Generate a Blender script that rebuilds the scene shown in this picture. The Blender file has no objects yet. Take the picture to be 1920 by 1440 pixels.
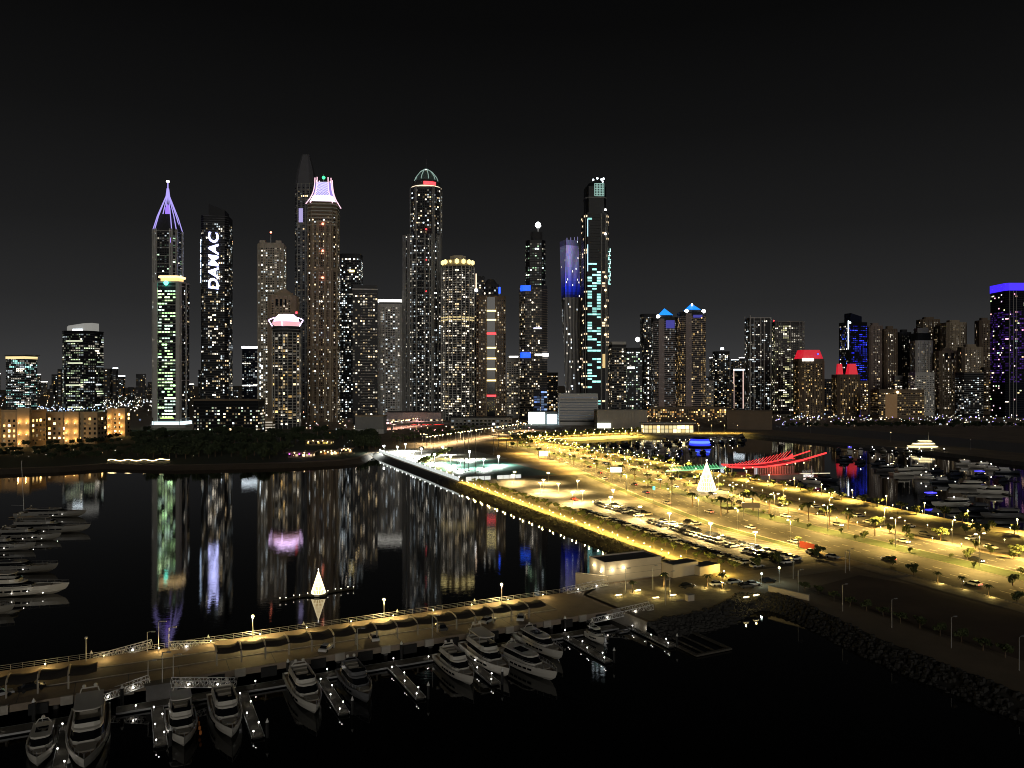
import bpy, math, random
from mathutils import Vector, Matrix
random.seed(7)
R_ = math.radians
scene = bpy.context.scene
col = scene.collection

# ------------------------------------------------------------------ camera, sky, light, exposure
F = 1440.0            # focal length in pixels of the 1920 px wide photograph
CH = 60.0             # camera height above the water
cam_d = bpy.data.cameras.new('camera')
cam = bpy.data.objects.new('camera', cam_d); col.objects.link(cam)
cam.location = (0, 0, CH); cam.rotation_euler = (R_(90), 0, 0)
cam_d.sensor_fit = 'HORIZONTAL'; cam_d.sensor_width = 36.0
cam_d.lens = 36.0 * F / 1920.0
cam_d.clip_start = 1.0; cam_d.clip_end = 40000.0
scene.camera = cam

world = bpy.data.worlds.new('World'); scene.world = world; world.use_nodes = True
wn = world.node_tree.nodes; wl = world.node_tree.links
bg = wn['Background']
tc = wn.new('ShaderNodeTexCoord'); sp = wn.new('ShaderNodeSeparateXYZ')
rmp = wn.new('ShaderNodeValToRGB')
wl.new(tc.outputs['Generated'], sp.inputs[0]); wl.new(sp.outputs['Z'], rmp.inputs['Fac'])
el = rmp.color_ramp.elements
el[0].position = 0.0;  el[0].color = (0.050, 0.049, 0.0485, 1)
el[1].position = 0.60; el[1].color = (0.0015, 0.0015, 0.0016, 1)
for z_, v_ in ((.025, .042), (.06, .030), (.10, .0212), (.19, .0116), (.31, .0056), (.42, .0027)):
    e = el.new(z_); e.color = (v_, v_, v_ * 1.02, 1)
wl.new(rmp.outputs['Color'], bg.inputs['Color']); bg.inputs['Strength'].default_value = 1.0

# dim light of the lit city behind the camera
sun_d = bpy.data.lights.new('sun', 'SUN'); sun = bpy.data.objects.new('sun', sun_d); col.objects.link(sun)
sun_d.energy = 0.42; sun_d.angle = R_(25); sun_d.color = (1.0, 0.95, 0.86)
sun.rotation_euler = Vector((-0.16, 1.0, -0.21)).to_track_quat('-Z', 'Y').to_euler()

scene.view_settings.view_transform = 'Standard'; scene.view_settings.look = 'None'
scene.view_settings.exposure = 0.0; scene.view_settings.gamma = 1.0
scene.render.engine = 'CYCLES'
cy = scene.cycles
cy.max_bounces = 4; cy.diffuse_bounces = 1; cy.glossy_bounces = 3; cy.transmission_bounces = 2
cy.transparent_max_bounces = 4; cy.sample_clamp_indirect = 3.0; cy.sample_clamp_direct = 0.0
cy.use_denoising = True; cy.caustics_reflective = False; cy.caustics_refractive = False
cy.filter_width = 1.0; cy.use_light_tree = True; cy.use_adaptive_sampling = False

# ------------------------------------------------------------------ materials
MATS = {}
def mat(name, color, rough=0.7, metal=0.0, noise=0.0, nscale=0.3, bump=0.0, spec=.5):
    if name in MATS: return MATS[name]
    m = bpy.data.materials.new(name); m.use_nodes = True
    nt = m.node_tree; b = nt.nodes['Principled BSDF']
    b.inputs['Base Color'].default_value = (*color, 1); b.inputs['Roughness'].default_value = rough
    b.inputs['Metallic'].default_value = metal; b.inputs['Specular IOR Level'].default_value = spec
    if noise > 0:
        t = nt.nodes.new('ShaderNodeTexCoord'); n = nt.nodes.new('ShaderNodeTexNoise')
        n.inputs['Scale'].default_value = nscale; n.inputs['Detail'].default_value = 6; n.inputs['Roughness'].default_value = .65
        r = nt.nodes.new('ShaderNodeValToRGB')
        r.color_ramp.elements[0].position = .3; r.color_ramp.elements[1].position = .72
        r.color_ramp.elements[0].color = (*[c * (1 - noise) for c in color], 1)
        r.color_ramp.elements[1].color = (*[min(1, c * (1 + noise)) for c in color], 1)
        nt.links.new(t.outputs['Object'], n.inputs['Vector']); nt.links.new(n.outputs['Fac'], r.inputs['Fac'])
        nt.links.new(r.outputs['Color'], b.inputs['Base Color'])
        if bump > 0:
            bp = nt.nodes.new('ShaderNodeBump'); bp.inputs['Strength'].default_value = bump; bp.inputs['Distance'].default_value = .2
            nt.links.new(n.outputs['Fac'], bp.inputs['Height']); nt.links.new(bp.outputs['Normal'], b.inputs['Normal'])
    MATS[name] = m; return m
def em(name, color, strength=1.0):
    if name in MATS: return MATS[name]
    m = bpy.data.materials.new(name); m.use_nodes = True
    b = m.node_tree.nodes['Principled BSDF']
    b.inputs['Base Color'].default_value = (.1, .1, .1, 1)
    b.inputs['Emission Color'].default_value = (*color, 1); b.inputs['Emission Strength'].default_value = strength
    m.cycles.emission_sampling = 'NONE'
    MATS[name] = m; return m
def window_mat():
    m = bpy.data.materials.new('window_and_wash_glow'); m.use_nodes = True
    nt = m.node_tree; b = nt.nodes['Principled BSDF']
    b.inputs['Base Color'].default_value = (.012, .014, .018, 1); b.inputs['Roughness'].default_value = .12; b.inputs['Specular IOR Level'].default_value = .12
    a = nt.nodes.new('ShaderNodeAttribute'); a.attribute_name = 'glow'
    nt.links.new(a.outputs['Color'], b.inputs['Emission Color']); b.inputs['Emission Strength'].default_value = 1.0
    m.cycles.emission_sampling = 'NONE'; MATS['window'] = m; return m
WIN = window_mat()

# ------------------------------------------------------------------ mesh builder
class MB:
    def __init__(s): s.v = []; s.f = []; s.m = []; s.c = []; s.anyc = False
    def face(s, pts, m=0, c=None):
        n = len(s.v); s.v += [tuple(p) for p in pts]; s.f.append(tuple(range(n, n + len(pts)))); s.m.append(m); s.c.append(c)
        if c is not None: s.anyc = True
    def prism(s, poly, z0, z1, m=0, c=None, top=None, cap=True, bottom=False, mtop=None):
        top = top or poly; n = len(poly); o = len(s.v)
        s.v += [(p[0], p[1], z0) for p in poly] + [(p[0], p[1], z1 if len(p) < 3 else p[2]) for p in top]
        fs = [(o + i, o + (i + 1) % n, o + n + (i + 1) % n, o + n + i) for i in range(n)]
        ms = [m] * n
        if cap: fs.append(tuple(o + n + i for i in range(n))); ms.append(m if mtop is None else mtop)
        if bottom: fs.append(tuple(o + n - 1 - i for i in range(n))); ms.append(m)
        s.f += fs; s.m += ms; s.c += [c] * len(fs)
        if c is not None: s.anyc = True
    def box(s, cx, cy, cz, sx, sy, sz, rz=0.0, m=0, c=None):
        ca, sa = math.cos(rz), math.sin(rz)
        p = [(cx + x * sx / 2 * ca - y * sy / 2 * sa, cy + x * sx / 2 * sa + y * sy / 2 * ca) for x, y in ((-1, -1), (1, -1), (1, 1), (-1, 1))]
        s.prism(p, cz - sz / 2, cz + sz / 2, m, c, bottom=True)
    def bar(s, p, q, r, n=4, m=0, r2=None, c=None):
        p = Vector(p); q = Vector(q); d = q - p
        if d.length < 1e-6: return
        d.normalize(); u = d.orthogonal().normalized(); w = d.cross(u); r2 = r if r2 is None else r2; o = len(s.v)
        for P, rr in ((p, r), (q, r2)):
            for k in range(n):
                a = 2 * math.pi * (k + .5) / n; s.v.append(tuple(P + (u * math.cos(a) + w * math.sin(a)) * rr))
        fs = [(o + k, o + (k + 1) % n, o + n + (k + 1) % n, o + n + k) for k in range(n)] + [tuple(o + n - 1 - k for k in range(n)), tuple(o + n + k for k in range(n))]
        s.f += fs; s.m += [m] * len(fs); s.c += [c] * len(fs)
        if c is not None: s.anyc = True
    def path(s, pts, r, n=4, m=0):
        for a, b in zip(pts, pts[1:]): s.bar(a, b, r, n, m)
    def lathe(s, prof, n=12, cx=0, cy=0, m=0, c=None):
        o = len(s.v)
        for r, z in prof:
            for k in range(n):
                a = 2 * math.pi * k / n; s.v.append((cx + r * math.cos(a), cy + r * math.sin(a), z))
        fs = []
        for i in range(len(prof) - 1):
            for k in range(n): fs.append((o + i * n + k, o + i * n + (k + 1) % n, o + (i + 1) * n + (k + 1) % n, o + (i + 1) * n + k))
        fs.append(tuple(o + (len(prof) - 1) * n + k for k in range(n)))
        s.f += fs; s.m += [m] * len(fs); s.c += [c] * len(fs)
        if c is not None: s.anyc = True
    def ball(s, cx, cy, cz, r, n=8, m=0, sz=1.0, c=None):
        s.lathe([(max(.001, r * math.cos(a)), cz + sz * r * math.sin(a)) for a in [math.pi * (k / (n // 2) - .5) for k in range(n // 2 + 1)]], n, cx, cy, m, c)
    def mesh(s, name, mats):
        me = bpy.data.meshes.new(name); me.from_pydata(s.v, [], s.f)
        for m in mats: me.materials.append(m)
        me.polygons.foreach_set('material_index', s.m)
        if s.anyc:
            at = me.attributes.new('glow', 'FLOAT_COLOR', 'FACE'); buf = []
            for c in s.c: buf += [c[0], c[1], c[2], 1.0] if c else [0, 0, 0, 1.0]
            at.data.foreach_set('color', buf)
        me.update(); return me
    def build(s, name, mats, parent=None, kind=None, smooth=False):
        if not isinstance(mats, (list, tuple)): mats = [mats]
        me = s.mesh(name, mats)
        if smooth: me.polygons.foreach_set('use_smooth', [True] * len(me.polygons))
        return link(name, me, parent, kind)
def link(name, data, parent=None, kind=None):
    o = bpy.data.objects.new(name, data); col.objects.link(o)
    if parent: o.parent = parent
    if kind: o['kind'] = kind
    return o
def thing(name, label, cat, loc=(0, 0, 0), rz=0.0, group=None):
    o = bpy.data.objects.new(name, None); col.objects.link(o); o.empty_display_size = .5
    o.location = loc; o.rotation_euler = (0, 0, rz); tag(o, label, cat, group); return o
def tag(o, label=None, cat=None, group=None):
    if label: o['label'] = label
    if cat: o['category'] = cat
    if group: o['group'] = group
    return o
def copy_tree(o, parent=None):
    c = o.copy(); col.objects.link(c); c.parent = parent
    for ch in o.children: copy_tree(ch, c)
    return c
LD = {}
def lamp_data(key, color, power, radius=.25, kind='POINT', spot=None):
    if key not in LD:
        d = bpy.data.lights.new(key, kind); d.color = color; d.energy = power; d.shadow_soft_size = radius
        if spot: d.spot_size = R_(spot); d.spot_blend = .5
        LD[key] = d
    return LD[key]
def lamp(key, loc, parent=None, aim=None):
    o = bpy.data.objects.new('lamp_light', LD[key]); col.objects.link(o); o.location = loc
    if aim: o.rotation_euler = Vector(aim).to_track_quat('-Z', 'Y').to_euler()
    if parent: o.parent = parent
    return o
ORD = ['first', 'second', 'third', 'fourth', 'fifth', 'sixth', 'seventh', 'eighth', 'ninth', 'tenth', 'eleventh', 'twelfth', 'thirteenth', 'fourteenth', 'fifteenth', 'sixteenth', 'seventeenth', 'eighteenth', 'nineteenth']
TENS = {2: 'twenty', 3: 'thirty', 4: 'forty', 5: 'fifty', 6: 'sixty', 7: 'seventy'}
TENTH = {2: 'twentieth', 3: 'thirtieth', 4: 'fortieth', 5: 'fiftieth', 6: 'sixtieth', 7: 'seventieth'}
def nth(i):
    if i < 19: return ORD[i]
    t, u = divmod(i + 1, 10)
    return TENTH[t] if u == 0 else TENS[t] + '-' + ORD[u - 1]

# pixel of the photograph -> point on the horizontal plane z
def G(px, py, z=3.0):
    Y = F * (CH - z) / (py - 720.0); return Vector(((px - 960.0) / F * Y, Y, z))
def Gd(px, d, z=3.0): return Vector(((px - 960.0) / F * d, d, z))
# harbour road axes: s runs along the causeway towards the camera, t across it
dR = Vector((0.3886, -0.9214, 0)); nR = Vector((0.9214, 0.3886, 0)); R0 = Vector((-113.6, 641, 0))
ROADA = math.atan2(dR.y, dR.x)
def RS(s, t, z=3.0): p = R0 + dR * s + nR * t; return Vector((p.x, p.y, z))
# pier axes: u along the pier to the right, v across it away from the camera
dP = Vector((0.8955, 0.445, 0)); nP = Vector((-0.445, 0.8955, 0)); P0 = Vector((-58.9, 151.4, 0))
PIERA = math.atan2(dP.y, dP.x)
def PU(u, v, z=3.0): p = P0 + dP * u + nP * v; return Vector((p.x, p.y, z))
def toPU(p): q = Vector((p[0], p[1], 0)) - P0; return q.dot(dP), q.dot(nP)
def toRS(p): q = Vector((p[0], p[1], 0)) - R0; return q.dot(dR), q.dot(nR)
# ------------------------------------------------------------------ the setting: water, ground, roads
def water_mat():
    m = bpy.data.materials.new('water'); m.use_nodes = True
    nt = m.node_tree; b = nt.nodes['Principled BSDF']
    b.inputs['Base Color'].default_value = (.0012, .0018, .002, 1); b.inputs['Roughness'].default_value = .0
    b.inputs['IOR'].default_value = 1.33
    t = nt.nodes.new('ShaderNodeTexCoord')
    n1 = nt.nodes.new('ShaderNodeTexNoise'); n1.inputs['Scale'].default_value = 1.3; n1.inputs['Detail'].default_value = 4
    n2 = nt.nodes.new('ShaderNodeTexNoise'); n2.inputs['Scale'].default_value = .11; n2.inputs['Detail'].default_value = 3
    ad = nt.nodes.new('ShaderNodeMath'); ad.operation = 'MULTIPLY_ADD'; ad.inputs[1].default_value = .9
    bp = nt.nodes.new('ShaderNodeBump'); bp.inputs['Strength'].default_value = 1.0; bp.inputs['Distance'].default_value = .0062
    mp = nt.nodes.new('ShaderNodeMapping'); mp.inputs['Scale'].default_value = (.30, 1.0, 1.0); mp.inputs['Rotation'].default_value = (0, 0, .12)
    nt.links.new(t.outputs['Object'], mp.inputs['Vector']); nt.links.new(mp.outputs['Vector'], n1.inputs['Vector']); nt.links.new(mp.outputs['Vector'], n2.inputs['Vector'])
    nt.links.new(n2.outputs['Fac'], ad.inputs[0]); nt.links.new(n1.outputs['Fac'], ad.inputs[2])
    nt.links.new(ad.outputs[0], bp.inputs['Height']); nt.links.new(bp.outputs['Normal'], b.inputs['Normal'])
    return m
mb = MB(); mb.face([(-4000, -300, 0), (4000, -300, 0), (4000, 2500, 0), (-4000, 2500, 0)])
water = mb.build('water', water_mat()); water['kind'] = 'structure'

M_SAND = mat('sand_ground', (.21, .16, .105), .95, noise=.25, nscale=.05)
M_ASPH = mat('asphalt', (.058, .053, .048), .85, noise=.38, nscale=.16)
M_PAVE = mat('paving', (.24, .205, .155), .8, noise=.28, nscale=.35)
M_GRASS = mat('turf', (.035, .05, .018), .95, noise=.35, nscale=.5)
M_ROCK = mat('rock', (.032, .030, .027), .9, noise=.4, nscale=.7)
M_WHITE = mat('white_paint', (.78, .77, .74), .5)
M_LINE = mat('line_paint', (.5, .47, .4), .8)
M_CONC = mat('concrete', (.36, .33, .28), .85, noise=.15, nscale=.5)
M_DCONC = mat('dark_concrete', (.12, .115, .11), .9, noise=.2, nscale=.4)
M_BLACK = mat('black_rubber', (.012, .012, .012), .8)
M_STEEL = mat('galvanised_steel', (.42, .42, .42), .45, .6)
M_DSTEEL = mat('dark_steel', (.08, .08, .085), .5, .4)
M_GLASS = mat('dark_glass', (.012, .014, .018), .08)

near_edge = [RS(s, 0) for s in (0, 60, 120, 180, 240, 300, 360, 410, 441)]
plaza = [RS(443, -37), RS(451, -46), RS(478, -43), RS(475, -22), RS(466, -6), RS(470, 3), RS(478, 4), RS(509, -2), RS(541, -3), RS(640, -4)]
shore_l = [Vector((-3200, 470, 3)), G(-500, 884), G(0, 880), G(110, 876), G(200, 870), G(330, 873), G(430, 871), G(560, 868), G(640, 864), G(672, 860), G(690, 851)]
inner_edge = [RS(640, 160), RS(437, 155), RS(414, 151), RS(386, 154), RS(331, 163), RS(268, 170), RS(209, 172), RS(125, 178), RS(42, 181), RS(-70, 178), RS(-90, 248), RS(-105, 324), G(1378, 820), G(1392, 812), G(1500, 822), G(1700, 841), G(1920, 866), G(2300, 905), Vector((3200, 430, 3))]
outline = shore_l + near_edge + plaza + inner_edge + [Vector((9000, 24000, 3)), Vector((-9000, 24000, 3))]
mb = MB(); mb.face(outline)
ground = mb.build('ground', M_SAND); ground['kind'] = 'structure'
# revetment: a stone slope from the ground edge down into the water
def slope(pts, w, name, m, z0=2.98):
    mb = MB(); off = []
    for i, p in enumerate(pts):
        a = pts[max(0, i - 1)]; b = pts[min(len(pts) - 1, i + 1)]; d = (b - a).normalized()
        n = Vector((d.y, -d.x, 0)); off.append(p + n * w)
    k = 4
    for i in range(len(pts) - 1):
        for j in range(k):
            def P(q, jj): a = pts[q]; b = off[q]; f = jj / k; return (a.x + (b.x - a.x) * f, a.y + (b.y - a.y) * f, z0 - f * (z0 + 1.2))
            mb.face([P(i, j), P(i, j + 1), P(i + 1, j + 1), P(i + 1, j)])
    o = mb.build(name, m); o['kind'] = 'structure'; return o
slope(shore_l, 7, 'beach', mat('wet_sand', (.06, .046, .034), .8, noise=.2, nscale=.2))
slope([shore_l[-1]] + near_edge, 9, 'revetment', M_ROCK)
slope([near_edge[-1]] + plaza[:3], 1.0, 'quay_wall', M_CONC)
slope(plaza[2:], 7, 'revetment', M_ROCK)
slope(inner_edge, 1.2, 'quay_wall', M_DCONC)
# loose boulders on the revetments: nobody could count them
rock = MB(); rnd = random.Random(3)
def boulder(p, r):
    pts = []
    for k in range(5):
        a = 2 * math.pi * (k + rnd.random() * .6) / 5; pts.append((p.x + r * math.cos(a), p.y + r * math.sin(a)))
    top = [(p.x + (x - p.x) * .55 + rnd.uniform(-.2, .2) * r, p.y + (y - p.y) * .55) for x, y in pts]
    rock.prism(pts, p.z - r * .5, p.z + r * rnd.uniform(.35, .7), top=top)
def scatter(pts, w, n, r0, r1):
    for _ in range(n):
        i = rnd.randrange(len(pts) - 1); f = rnd.random(); p = pts[i].lerp(pts[i + 1], f); d = (pts[i + 1] - pts[i]).normalized()
        k = rnd.random(); q = p + Vector((d.y, -d.x, 0)) * w * k; q.z = 2.98 - k * 4.0
        boulder(q, rnd.uniform(r0, r1))
scatter(plaza[2:], 7, 2600, .35, .95)
scatter(near_edge[3:], 8, 1500, .3, .7)
o = rock.build('boulders', M_ROCK, kind='stuff'); tag(o, 'rough grey boulders heaped along the revetment slopes', 'rocks')

def sheet(name, pts, z, m, kind='structure'):
    mb = MB(); mb.face([(p[0], p[1], z) for p in pts]); o = mb.build(name, m); o['kind'] = kind; return o
def lerp_line(tab, s):
    for (a, ta), (b, tb) in zip(tab, tab[1:]):
        if s <= b: return ta + (tb - ta) * (s - a) / (b - a)
    return tab[-1][1]
NEAR = [(-60, 131), (145, 103), (300, 68), (381, 53), (700, 55)]
MID = [(-60, 146), (145, 121), (310, 92), (394, 83), (700, 82)]
FAR = [(-60, 162), (45, 149), (195, 134), (335, 107), (403, 103), (700, 102)]
SS = [-60, 0, 45, 100, 145, 195, 250, 300, 340, 381, 420, 470, 520, 600]
def strip(name, lo, hi, z, m, ss=SS):
    mb = MB()
    for a, b in zip(ss, ss[1:]):
        mb.face([RS(a, lo(a), z), RS(b, lo(b), z), RS(b, hi(b), z), RS(a, hi(a), z)])
    o = mb.build(name, m); o['kind'] = 'structure'; return o
tn = lambda s: lerp_line(NEAR, s); tm = lambda s: lerp_line(MID, s); tf = lambda s: lerp_line(FAR, s)
strip('promenade', lambda s: 1.0, lambda s: 13.5, 3.02, M_PAVE, [0, 60, 120, 180, 240, 300, 360, 410, 452])
strip('car_park', lambda s: 15.5, lambda s: tn(s) - 5, 3.012, M_ASPH, [205, 250, 300, 340, 381, 420, 448])
strip('road', tn, lambda s: tm(s) - 5, 3.02, M_ASPH)
strip('road', lambda s: tm(s) + 4, tf, 3.02, M_ASPH)
strip('median', lambda s: tm(s) - 5, lambda s: tm(s) + 4, 3.14, M_GRASS)
strip('verge', lambda s: tn(s) - 4.5, lambda s: tn(s) - .6, 3.12, M_GRASS, [205, 250, 300, 340, 381, 420, 430])
strip('pavement', lambda s: tn(s) - 7, lambda s: tn(s) - .6, 3.12, M_PAVE, [455, 500, 560, 600])
strip('service_road', lambda s: tf(s) + 5, lambda s: tf(s) + 22, 3.016, M_ASPH, [120, 195, 250, 300, 340, 381, 420, 470, 560])
strip('promenade', lambda s: tf(s) + 23, lambda s: {-60: 176, 0: 178, 45: 179, 100: 177, 145: 174, 195: 170, 250: 168, 300: 164, 340: 159, 381: 152, 420: 149}.get(s, 152), 3.03, M_PAVE, [-60, 0, 45, 100, 145, 195, 250, 300, 340, 381, 420, 470])
sheet('pavement', [RS(447, 0), RS(447, 46), RS(457, 46), RS(458, 14), RS(464, -2)], 3.024, M_PAVE)
sheet('plaza', [RS(444, -36), RS(444, -1), RS(464, -4), RS(474, -22), RS(477, -42), RS(451, -45)], 3.02, M_PAVE)
sheet('sand_lot', [RS(470, 14), RS(464, 40), RS(480, 46), RS(640, 46), RS(640, 16), RS(545, 14)], 3.02, mat('brown_sand', (.11, .075, .05), .95, noise=.35, nscale=.05))
sheet('far_promenade', [RS(-70, 176), RS(-90, 246), RS(-104, 322), G(1374, 818), G(1300, 806), G(1150, 808), G(980, 812)], 3.02, M_PAVE)
sheet('breakwater_road', [G(1400, 803), G(1500, 810), G(1700, 828), G(1920, 850), G(2200, 875), G(2200, 850), G(1920, 832), G(1700, 813), G(1500, 798), G(1400, 793)], 3.02, M_DCONC)
sheet('park_lawn', [G(-500, 883), G(0, 878), G(110, 874), G(200, 868), G(330, 871), G(430, 869), G(560, 866), G(640, 861), G(672, 856), G(690, 848), G(700, 806), G(-500, 806)], 3.01, M_GRASS)
# painted lane lines (each dash is real paint on the road)
dash = MB()
for base, w in ((lambda s: (tn(s) + tm(s) - 5) / 2, 0), (lambda s: (tm(s) + 4 + tf(s)) / 2, 0)):
    for off in (-4, 0, 4):
        s = 60.0
        while s < 560:
            t = base(s) + off; t2 = base(s + 3) + off
            dash.face([RS(s, t - .12, 3.026), RS(s + 3, t2 - .12, 3.026), RS(s + 3, t2 + .12, 3.026), RS(s, t + .12, 3.026)]); s += 9
for s0, s1, t0, t1 in ((325, 446, 20.5, 20.6), (345, 446, 33.5, 33.6), (350, 440, 47, 47.1)):
    s = s0
    while s < s1:
        dash.face([RS(s, t0 - 4.6, 3.018), RS(s + .14, t0 - 4.6, 3.018), RS(s + .14, t0 + 4.6, 3.018), RS(s, t0 + 4.6, 3.018)]); s += 2.6
o = dash.build('lane_markings', M_LINE, ground, kind='stuff')
# kerbs
kb = MB()
for fn in (tn, lambda s: tm(s) - 5, lambda s: tm(s) + 4, tf):
    for a, b in zip(SS, SS[1:]):
        if b <= 45: continue
        kb.bar(RS(a, fn(a), 3.07), RS(b, fn(b), 3.07), .13)
kb.build('kerb', M_CONC, ground)
# ------------------------------------------------------------------ towers
WARM = (1.0, .74, .40); NEUT = (1.0, .90, .72); COOL = (.82, .94, 1.0); CYAN = (.45, 1.0, .92); GREEN = (.62, 1.0, .62); GOLD = (1.0, .62, .20); BLUE = (.05, .12, 1.0); VIO = (.45, .3, 1.0)
def rect(ch=0.0, r=1.0):
    a = .5; b = .5 * r
    if not ch: return [(-a, -b), (a, -b), (a, b), (-a, b)]
    return [(-a + ch, -b), (a - ch, -b), (a, -b + ch), (a, b - ch), (a - ch, b), (-a + ch, b), (-a, b - ch), (-a, -b + ch)]
def ngon(n=16, r=1.0): return [(.5 * math.cos(2 * math.pi * (k + .5) / n), .5 * r * math.sin(2 * math.pi * (k + .5) / n)) for k in range(n)]
def grow(poly, d):
    out = []; n = len(poly)
    for i, p in enumerate(poly):
        a = Vector(poly[i - 1]); b = Vector(p); c = Vector(poly[(i + 1) % n])
        e1 = (b - a).normalized(); e2 = (c - b).normalized(); n1 = Vector((e1.y, -e1.x)); n2 = Vector((e2.y, -e2.x))
        k = (n1 + n2); k = k / max(.3, k.length_squared / 2); out.append((b.x + k.x * d, b.y + k.y * d))
    return out
def scl(poly, f): return [(x * f, y * f) for x, y in poly]
class Tower:
    def __init__(s, name, label, x0, x1, ytop, d, shape=None, yaw=0, wall=None, cat='skyscraper', seed=None, z0=3.0, group=None):
        shape = shape or rect(); s.seed = seed if seed is not None else int(x0 * 7 + d); s.rnd = random.Random(s.seed)
        yaw = R_(yaw); ca, sa = math.cos(yaw), math.sin(yaw); W = (x1 - x0) / F * d; X = ((x0 + x1) / 2 - 960) / F * d; dep = max(p[1] for p in shape) - min(p[1] for p in shape)
        for _ in range(8):
            Yc = d + W * dep / 2
            px = [960 + F * (X + W * (x * ca - y * sa)) / (Yc + W * (x * sa + y * ca)) for x, y in shape]
            W *= (x1 - x0) / (max(px) - min(px)); X += ((x0 + x1) / 2 - (max(px) + min(px)) / 2) / F * Yc
        s.W = W; s.X = X; s.Y = Yc; s.yaw = yaw; s.z0 = z0; s.P = scl(shape, W); s.H = s.hz(ytop)
        s.root = thing(name, label, cat, (X, Yc, z0), yaw, group); s.wall = wall or mat('beige_wall', (.36, .32, .26), .85)
    def hz(s, ypix): return CH - s.z0 + (720 - ypix) / F * (s.Y - s.W * .3)
    def vis(s, a, b):
        mx, my = (a[0] + b[0]) / 2, (a[1] + b[1]) / 2; nx, ny = b[1] - a[1], a[0] - b[0]; L = math.hypot(nx, ny) or 1; nx /= L; ny /= L
        ca, sa = math.cos(s.yaw), math.sin(s.yaw)
        wx, wy = s.X + mx * ca - my * sa, s.Y + mx * sa + my * ca; vx, vy = -wx, -wy; vl = math.hypot(vx, vy)
        return ((nx * ca - ny * sa) * vx + (nx * sa + ny * ca) * vy) / vl > -.25
    def body(s, z0=0, z1=None, poly=None, top=None, m=None, name='wall'):
        mb = MB(); mb.prism(poly or s.P, z0, s.H if z1 is None else z1, top=top); return mb.build(name, m or s.wall, s.root)
    def windows(s, z0, z1, fh=3.6, cw=3.6, lit=.2, pal=(WARM, NEUT, COOL), k=(1.0, 3.5), poly=None, wf=.62, hf=.55, unlit=True, off=.15, edges=None, run=0, cluster=.5, name='windows', fn=None, dim=.30):
        poly = poly or s.P; mb = MB(); n = len(poly); rnd = s.rnd
        nf = int((z1 - z0) / fh)
        for i in range(n):
            if edges is not None and i not in edges: continue
            a, b = poly[i], poly[(i + 1) % n]
            if not s.vis(a, b): continue
            L = math.hypot(b[0] - a[0], b[1] - a[1])
            if L < 1.2: continue
            ux, uy = (b[0] - a[0]) / L, (b[1] - a[1]) / L; nx, ny = uy, -ux; nc = max(1, int(L / cw)); c = L / nc
            colp = [rnd.uniform(.3, 1.7) if rnd.random() < .8 else 2.6 for _ in range(nc)]
            for q in range(nf):
                fp = rnd.uniform(.4, 1.4); zz = z0 + (q + .5) * fh; left = 0
                for j in range(nc):
                    g = None
                    if fn: g = fn(i, j / max(1, nc - 1), (q + .5) / nf, rnd)
                    elif left > 0: left -= 1; g = last
                    elif rnd.random() < .72 * lit * ((1 - cluster) + cluster * colp[j] * fp):
                        cc = rnd.choice(pal); kk = .7 * k[0] * (3.2 * k[1] / k[0]) ** (rnd.random() ** 2.3); g = (cc[0] * kk, cc[1] * kk, cc[2] * kk); last = g
                        if run: left = rnd.randrange(run + 1)
                    if g is None and not fn and rnd.random() < dim:
                        cc = rnd.choice(pal); kk = .03 * 9 ** rnd.random(); g = (cc[0] * kk, cc[1] * kk, cc[2] * kk)
                    if g is None and not unlit: continue
                    x = (j + .5) * c; h = c * wf / 2; v = fh * hf / 2
                    p = lambda dx, dz: (a[0] + ux * (x + dx) + nx * off, a[1] + uy * (x + dx) + ny * off, zz + dz)
                    mb.face([p(-h, -v), p(h, -v), p(h, v), p(-h, v)], 0, g or (0, 0, 0))
        if mb.f: return mb.build(name, WIN, s.root, kind='stuff')
    def bands(s, z0, z1, step, th=.6, out=.5, m=None, poly=None, name='floor_slabs', zs=None):
        poly = poly or s.P; o = grow(poly, out); mb = MB(); n = len(poly)
        if zs is None:
            zs = []; z = z0
            while z <= z1: zs.append(z); z += step
        for z in zs:
            for i in range(n):
                a, b = o[i], o[(i + 1) % n]
                if not s.vis(poly[i], poly[(i + 1) % n]): continue
                c, d = poly[(i + 1) % n], poly[i]
                mb.face([(*a, z), (*b, z), (*b, z + th), (*a, z + th)]); mb.face([(*a, z + th), (*b, z + th), (*c, z + th), (*d, z + th)]); mb.face([(*d, z), (*c, z), (*b, z), (*a, z)])
        return mb.build(name, m or s.wall, s.root, kind='stuff')
    def fins(s, fr, z0, z1, w=1.2, out=.9, m=None, poly=None, edges=None, name='pilaster'):
        poly = poly or s.P; n = len(poly)
        for i in range(n):
            if edges is not None and i not in edges: continue
            a, b = poly[i], poly[(i + 1) % n]
            if not s.vis(a, b): continue
            L = math.hypot(b[0] - a[0], b[1] - a[1])
            if L < 3: continue
            rz = math.atan2(b[1] - a[1], b[0] - a[0]); nx, ny = (b[1] - a[1]) / L, (a[0] - b[0]) / L
            for f in fr:
                x = a[0] + (b[0] - a[0]) * f + nx * out * .4; y = a[1] + (b[1] - a[1]) * f + ny * out * .4
                mb = MB(); mb.box(x, y, (z0 + z1) / 2, w, out * 1.2, z1 - z0, rz); mb.build(name, m or s.wall, s.root)
    def ring(s, z0, z1, out, m, name, poly=None, top=None):
        mb = MB(); p = grow(poly or s.P, out); mb.prism(p, z0, z1, top=top, bottom=True); return mb.build(name, m, s.root)
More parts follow.
